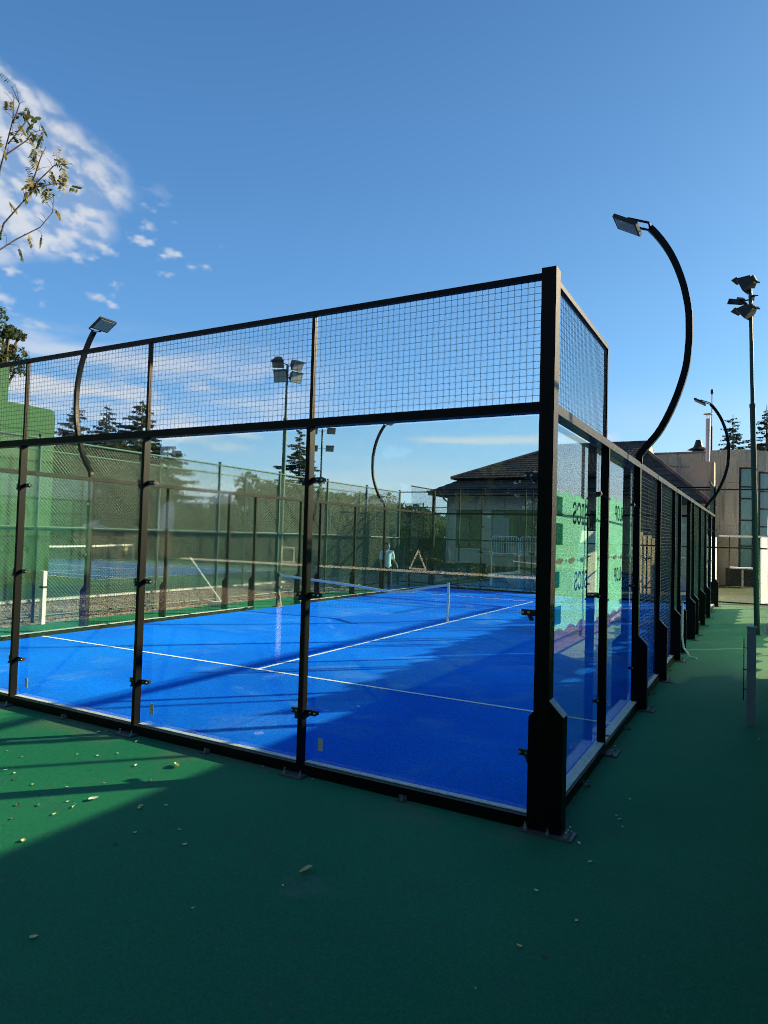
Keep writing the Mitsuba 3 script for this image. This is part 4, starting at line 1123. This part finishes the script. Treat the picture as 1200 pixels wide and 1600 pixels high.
hb = np.cross(ha, rg.normal(size=(7000, 3))); hb /= np.linalg.norm(hb, axis=1, keepdims=True)
V = np.stack([hp - ha * .09, hp + hb * .05, hp + ha * .09, hp - hb * .05], 1)
part(hd, 'leaves', (V.reshape(-1, 3), (A([[0, 1, 2], [0, 2, 3]])[None] + 4 * np.arange(len(V))[:, None, None]).reshape(-1, 3)), 'm_leafA', stuff=True)
part(hd, 'stems', segs([(x, 29.05, 0) for x in np.arange(-15.4, -12.4, .3)], [(x + .05, 29.05, 1.6) for x in np.arange(-15.4, -12.4, .3)], .018, 5), 'm_bark', stuff=True)
# distant wooded rise
rise = []
rg = np.random.default_rng(5)
V = []
for a in np.arange(-75, 5, .8):
    dd = A([math.sin(math.radians(a)), math.cos(math.radians(a))])
    for q in range(70):
        D = rg.uniform(105, 135)
        p = A([*(EYE[:2] + dd * D), rg.uniform(.2, 1) ** .6 * (4.2 + 2.2 * meshkit.fbm(A([a * .35, 0, 0.0]), 3)) ])
        u = rg.normal(size=3); u /= np.linalg.norm(u)
        w = np.cross(u, rg.normal(size=3)); w /= np.linalg.norm(w)
        p[:2] += rg.normal(0, .5, 2)
        V.append([p - u * .8, p + w * .5, p + u * .8, p - w * .5])
V = A(V)
scene['distant_wood'] = mikit.ply((V.reshape(-1, 3), (A([[0, 1, 2], [0, 2, 3]])[None] + 4 * np.arange(len(V))[:, None, None]).reshape(-1, 3)), 'm_leafA')
labels['distant_wood'] = {'kind': 'stuff', 'category': 'wood', 'label': 'far belt of trees along the horizon behind the courts'}

# the sparse autumn tree whose twigs hang into the picture at the upper left
st = thing('sparse_tree', 'sparse autumn tree with feathery yellowing leaves reaching in at the upper left', 'tree')
X0 = -17.5
part(st, 'trunk', tube([(X0, 4.6, -.1), (X0 - .1, 4.9, 3), (X0, 5.3, 6.5), (X0, 5.7, 8.2)], [.17, .14, .10, .07], 8), 'm_bark', smooth=True)
BR = [[(5.7, 8.2), (6.35, 9.75), (6.6, 10.7), (6.85, 11.3), (7.3, 12.0), (7.6, 12.35)],          # right hand main stem
      [(6.35, 9.75), (7.0, 10.4), (7.5, 10.9), (7.85, 11.5), (8.1, 12.2)],
      [(5.7, 8.2), (6.2, 10.5), (6.42, 12.2), (6.5, 13.6), (6.5, 14.3)],
      [(7.3, 12.0), (7.35, 12.9), (7.6, 13.4)], [(7.3, 12.05), (7.9, 12.4), (8.4, 12.55)], [(6.45, 12.6), (6.9, 13.2), (7.25, 13.7), (7.6, 14.0)],
      [(7.25, 11.95), (7.8, 12.9), (8.5, 13.35)], [(6.45, 12.9), (6.95, 13.9), (7.1, 14.05)], [(5.7, 8.2), (6.0, 9.6), (5.9, 11.0), (5.7, 12.4)], [(6.5, 13.5), (6.7, 14.2), (6.65, 14.8)]]
rg = np.random.default_rng(11)
tips = []
for b in BR:
    pts = A([(X0 + .25 * math.sin(i * 1.7 + b[0][1]), y, z) for i, (y, z) in enumerate(b)])
    part(st, 'branch', tube(pts, np.linspace(.036 if b[0] == (5.7, 8.2) else .022, .008, len(pts)), 6, caps=False), 'm_twig', smooth=True)
    for i in range(1, len(pts)):
        for s in rg.uniform(0, 1, 4):
            tips.append((pts[i - 1] + (pts[i] - pts[i - 1]) * s, i / len(pts)))
twigs = []
yl, gl = [], []
for p, f in tips:
    if p[2] < 11.0 and rg.uniform() < .85:
        continue
    a = rg.uniform(-.4, 3.5)
    d = A([rg.normal(0, .35), math.cos(a), math.sin(a) * .9 + .1])
    L = rg.uniform(.12, .38)
    e = p + d * L
    twigs.append(tube([p, (p + e) / 2 + [0, 0, .04], e], [.008, .006, .004], 4, caps=False))
    if rg.uniform() < .36:
        continue
    # a hanging feathery leaf: rachis with paired leaflets
    r0, dirr = e, A([rg.normal(0, .3), rg.normal(0.1, .5), -.75 if rg.uniform() < .7 else .3])
    dirr /= np.linalg.norm(dirr)
    Ll = rg.uniform(.28, .50)
    nl = 7
    side = np.cross(dirr, rg.normal(size=3)); side /= np.linalg.norm(side)
    droop = A([0, 0, -1.0])
    tgt = gl if rg.uniform() < (.75 if p[2] > 13.6 else .45) else yl
    twigs.append(tube([e, e + dirr * Ll], [.004, .003], 3, caps=False))
    for q in range(nl):
        c = e + dirr * Ll * (.15 + .85 * q / nl)
        for s in (-1, 1):
            t = (side * s + dirr * .35 + droop * .5); t /= np.linalg.norm(t)
            w = np.cross(t, dirr + rg.normal(0, .4, 3)); w /= np.linalg.norm(w)
            l = rg.uniform(.12, .20)
            tgt.append([c, c + t * l * .45 + w * .036, c + t * l, c + t * l * .45 - w * .036])
part(st, 'twigs', cat(twigs), 'm_twig', stuff=True)
for q, m in ((yl, 'm_yleaf'), (gl, 'm_gleaf')):
    q = A(q)
    part(st, 'leaves', (q.reshape(-1, 3), (A([[0, 1, 2], [0, 2, 3]])[None] + 4 * np.arange(len(q))[:, None, None]).reshape(-1, 3)), m, stuff=True)
p = at(-24, 26)
broadleaf('round tree top with pale leaves at the left edge above the stepped green wall', p[0], p[1], H(474, 0, 26), .95, 77, 'm_leafB', 4200, .075, z0=.66, limb0=.66)
for i, (x, y, h) in enumerate(((-40, -9, 10), (-33, -13, 10), (-28, -16, 10), (-23, -15.5, 9), (-18, -19, 11), (-13, -18, 9.5), (-8, -19, 10.5), (-3, -18, 11), (3, -19, 12), (9, -18, 12), (15, -17, 12))):  # unseen row, added to darken what the near glass reflects
    broadleaf(('first', 'second', 'third', 'fourth', 'fifth', 'sixth', 'seventh', 'eighth', 'ninth', 'tenth', 'last')[i] + ' tree from the left in the unseen row added behind the practice wall to darken reflections', x, y, h, 3.2, 900 + i, 'm_leafA', 3600, .42)

# ---------------------------------------------------------------- person


def hullchain(joints, bones, length=.03, iters=10):
    out = m3.Manifold()
    for a, b in bones:
        (p, r), (q, s) = joints[a], joints[b]
        A1 = m3.Manifold.sphere(r, 20).translate(list(map(float, p)))
        B1 = m3.Manifold.sphere(s, 20).translate(list(map(float, q)))
        out = out + m3.Manifold.batch_hull([A1, B1])
    out = out.refine_to_length(length)
    m = out.to_mesh()
    t = trimesh.Trimesh(m.vert_properties[:, :3], m.tri_verts, process=True)
    trimesh.smoothing.filter_taubin(t, .5, .53, iterations=iters)
    return np.asarray(t.vertices), np.asarray(t.faces)


pe = thing('person', 'person in a white short sleeved shirt and dark trousers behind the left side wall', 'person')
# local: x to the viewer's right, y away from the viewer, z up
FX, FY = A([.60, .80, 0]), A([-.80, .60, 0])
PM = frame((-10.58, 17.2, 0.0), FX, FY, (0, 0, 1))
J = {'pelvis': ((0, 0, .92), .125), 'waist': ((0, 0, 1.06), .125), 'chest': ((0, .0, 1.27), .14), 'neck0': ((0, .01, 1.44), .065), 'neck1': ((0, -.005, 1.53), .056), 'head': ((.005, -.015, 1.635), .095), 'jaw': ((.005, -.055, 1.565), .06), 'crown': ((.005, .01, 1.665), .092),
     'sl': ((-.19, .0, 1.40), .062), 'el': ((-.25, .03, 1.13), .043), 'wl': ((-.235, -.05, .90), .030), 'sr': ((.19, 0, 1.40), .062), 'er': ((.275, .02, 1.14), .043), 'wr': ((.36, -.09, .95), .030),
     'hl': ((-.10, 0, .90), .10), 'kl': ((-.105, -.02, .49), .062), 'al': ((-.11, .02, .09), .042), 'hr': ((.10, 0, .90), .10), 'kr': ((.115, -.02, .49), .062), 'ar': ((.13, .02, .09), .042),
     'nose': ((.005, -.125, 1.61), .014), 'nose0': ((.005, -.095, 1.645), .012), 'earl': ((-.088, 0, 1.62), .02), 'earr': ((.098, 0, 1.62), .02)}
B_ = [('pelvis', 'waist'), ('waist', 'chest'), ('chest', 'neck0'), ('neck0', 'neck1'), ('neck1', 'head'), ('head', 'jaw'), ('head', 'crown'), ('nose0', 'nose'), ('head', 'earl'), ('head', 'earr'), ('chest', 'sl'), ('chest', 'sr'), ('sl', 'el'), ('el', 'wl'), ('sr', 'er'), ('er', 'wr'),
      ('pelvis', 'hl'), ('hl', 'kl'), ('kl', 'al'), ('pelvis', 'hr'), ('hr', 'kr'), ('kr', 'ar')]
# hands: palm and five fingers each
for s, w in ((-1, 'wl'), (1, 'wr')):
    wp_ = A(J[w][0]); d = A([.05 * s if s < 0 else .25, -.25, -.95]); d /= np.linalg.norm(d)
    J[w + 'p'] = (tuple(wp_ + d * .075), .030)
    B_.append((w, w + 'p'))
    sd = A([0, 1.0, 0]) if s < 0 else A([.3, .9, 0])
    for q, (o, l) in enumerate(((-.027, .062), (-.009, .072), (.009, .068), (.027, .055))):
        b0 = wp_ + d * .085 + sd * o
        b1 = b0 + d * l * .55 + A([-.01 * s, -.008, 0]); b2 = b1 + d * l * .4 + A([-.022 * s, -.012, .004])
        J[f'{w}f{q}a'], J[f'{w}f{q}b'], J[f'{w}f{q}c'] = (tuple(b0), .0105), (tuple(b1), .0095), (tuple(b2), .008)
        B_ += [(f'{w}f{q}a', f'{w}f{q}b'), (f'{w}f{q}b', f'{w}f{q}c')]
    t0 = wp_ + d * .04 - sd * .03; t1 = t0 + d * .035 - sd * .03 + A([-.01 * s, 0, 0]); t2 = t1 + d * .03 - sd * .005
    J[w + 't0'], J[w + 't1'], J[w + 't2'] = (tuple(t0), .013), (tuple(t1), .0105), (tuple(t2), .009)
    B_ += [(w + 't0', w + 't1'), (w + 't1', w + 't2')]
body = hullchain(J, B_, .012, 6)
part(pe, 'body', xf(body, PM), 'm_skin', smooth=True)
SH = {'waist': ((0, 0, .93), .158), 'mid': ((0, 0, 1.08), .150), 'chest': ((0, .0, 1.29), .160), 'col': ((0, .008, 1.45), .082), 'sl': ((-.19, 0, 1.405), .078), 'slv': ((-.228, .018, 1.20), .075), 'sr': ((.19, 0, 1.405), .078), 'srv': ((.248, .012, 1.21), .075), 'cl': ((-.09, 0, 1.40), .10), 'cr': ((.09, 0, 1.40), .10)}
part(pe, 'shirt', xf(hullchain(SH, [('waist', 'mid'), ('mid', 'chest'), ('chest', 'col'), ('chest', 'cl'), ('chest', 'cr'), ('cl', 'sl'), ('cr', 'sr'), ('sl', 'slv'), ('sr', 'srv'), ('cl', 'cr')], .03, 8), PM), 'm_shirt', smooth=True)
TR = {'p': ((0, 0, .90), .140), 'hl': ((-.095, 0, .86), .112), 'kl': ((-.108, -.01, .49), .084), 'al': ((-.112, .012, .10), .072), 'hr': ((.095, 0, .86), .112), 'kr': ((.118, -.01, .49), .084), 'ar': ((.132, .012, .10), .072)}
part(pe, 'trousers', xf(hullchain(TR, [('p', 'hl'), ('p', 'hr'), ('hl', 'kl'), ('kl', 'al'), ('hr', 'kr'), ('kr', 'ar')], .03, 8), PM), 'm_trouser', smooth=True)
for s, x in ((-1, -.112), (1, .132)):
    part(pe, 'shoe', xf(hullchain({'h': ((x, .045, .045), .045), 't': ((x + .012 * s, -.15, .035), .036), 'm': ((x, -.05, .05), .048)}, [('h', 'm'), ('m', 't')], .02, 4), PM), 'm_dark', smooth=True)
hv = hullchain({'c': ((.005, .022, 1.675), .096), 'b': ((.005, .04, 1.62), .085), 'f': ((.005, -.02, 1.70), .075)}, [('c', 'b'), ('c', 'f')], .02, 4)
part(pe, 'hair', xf(hv, PM), 'm_hair', smooth=True)
for x in (-.028, .038):
    part(pe, 'eye', xf(hullchain({'a': ((x, -.108, 1.643), .011), 'b': ((x + .012, -.106, 1.643), .010)}, [('a', 'b')], .01, 0), PM), 'm_dark')
part(pe, 'mouth', xf(box(-.02, .03, -.118, -.108, 1.575, 1.583), PM), 'm_drydark')
rc = thing('racket', 'dark padel racket held low in the hand of the standing person', 'racket')
hand = A(J['wrp'][0])
th = np.linspace(0, 6.283, 25)[:-1]
import shapely.geometry as sg
head = prism([(0.13 * math.cos(t), .145 * math.sin(t)) for t in th], -.018, .018, hand + A([.10, -.12, -.19]), (.85, -.2, .5), (.35, -.5, -.8), (.45, .8, -.25))
part(rc, 'head', xf(head, PM), 'm_racket')
part(rc, 'handle', xf(cyl(hand + A([-.02, .02, .03]), hand + A([.06, -.07, -.09]), .017, 10), PM), 'm_dark')
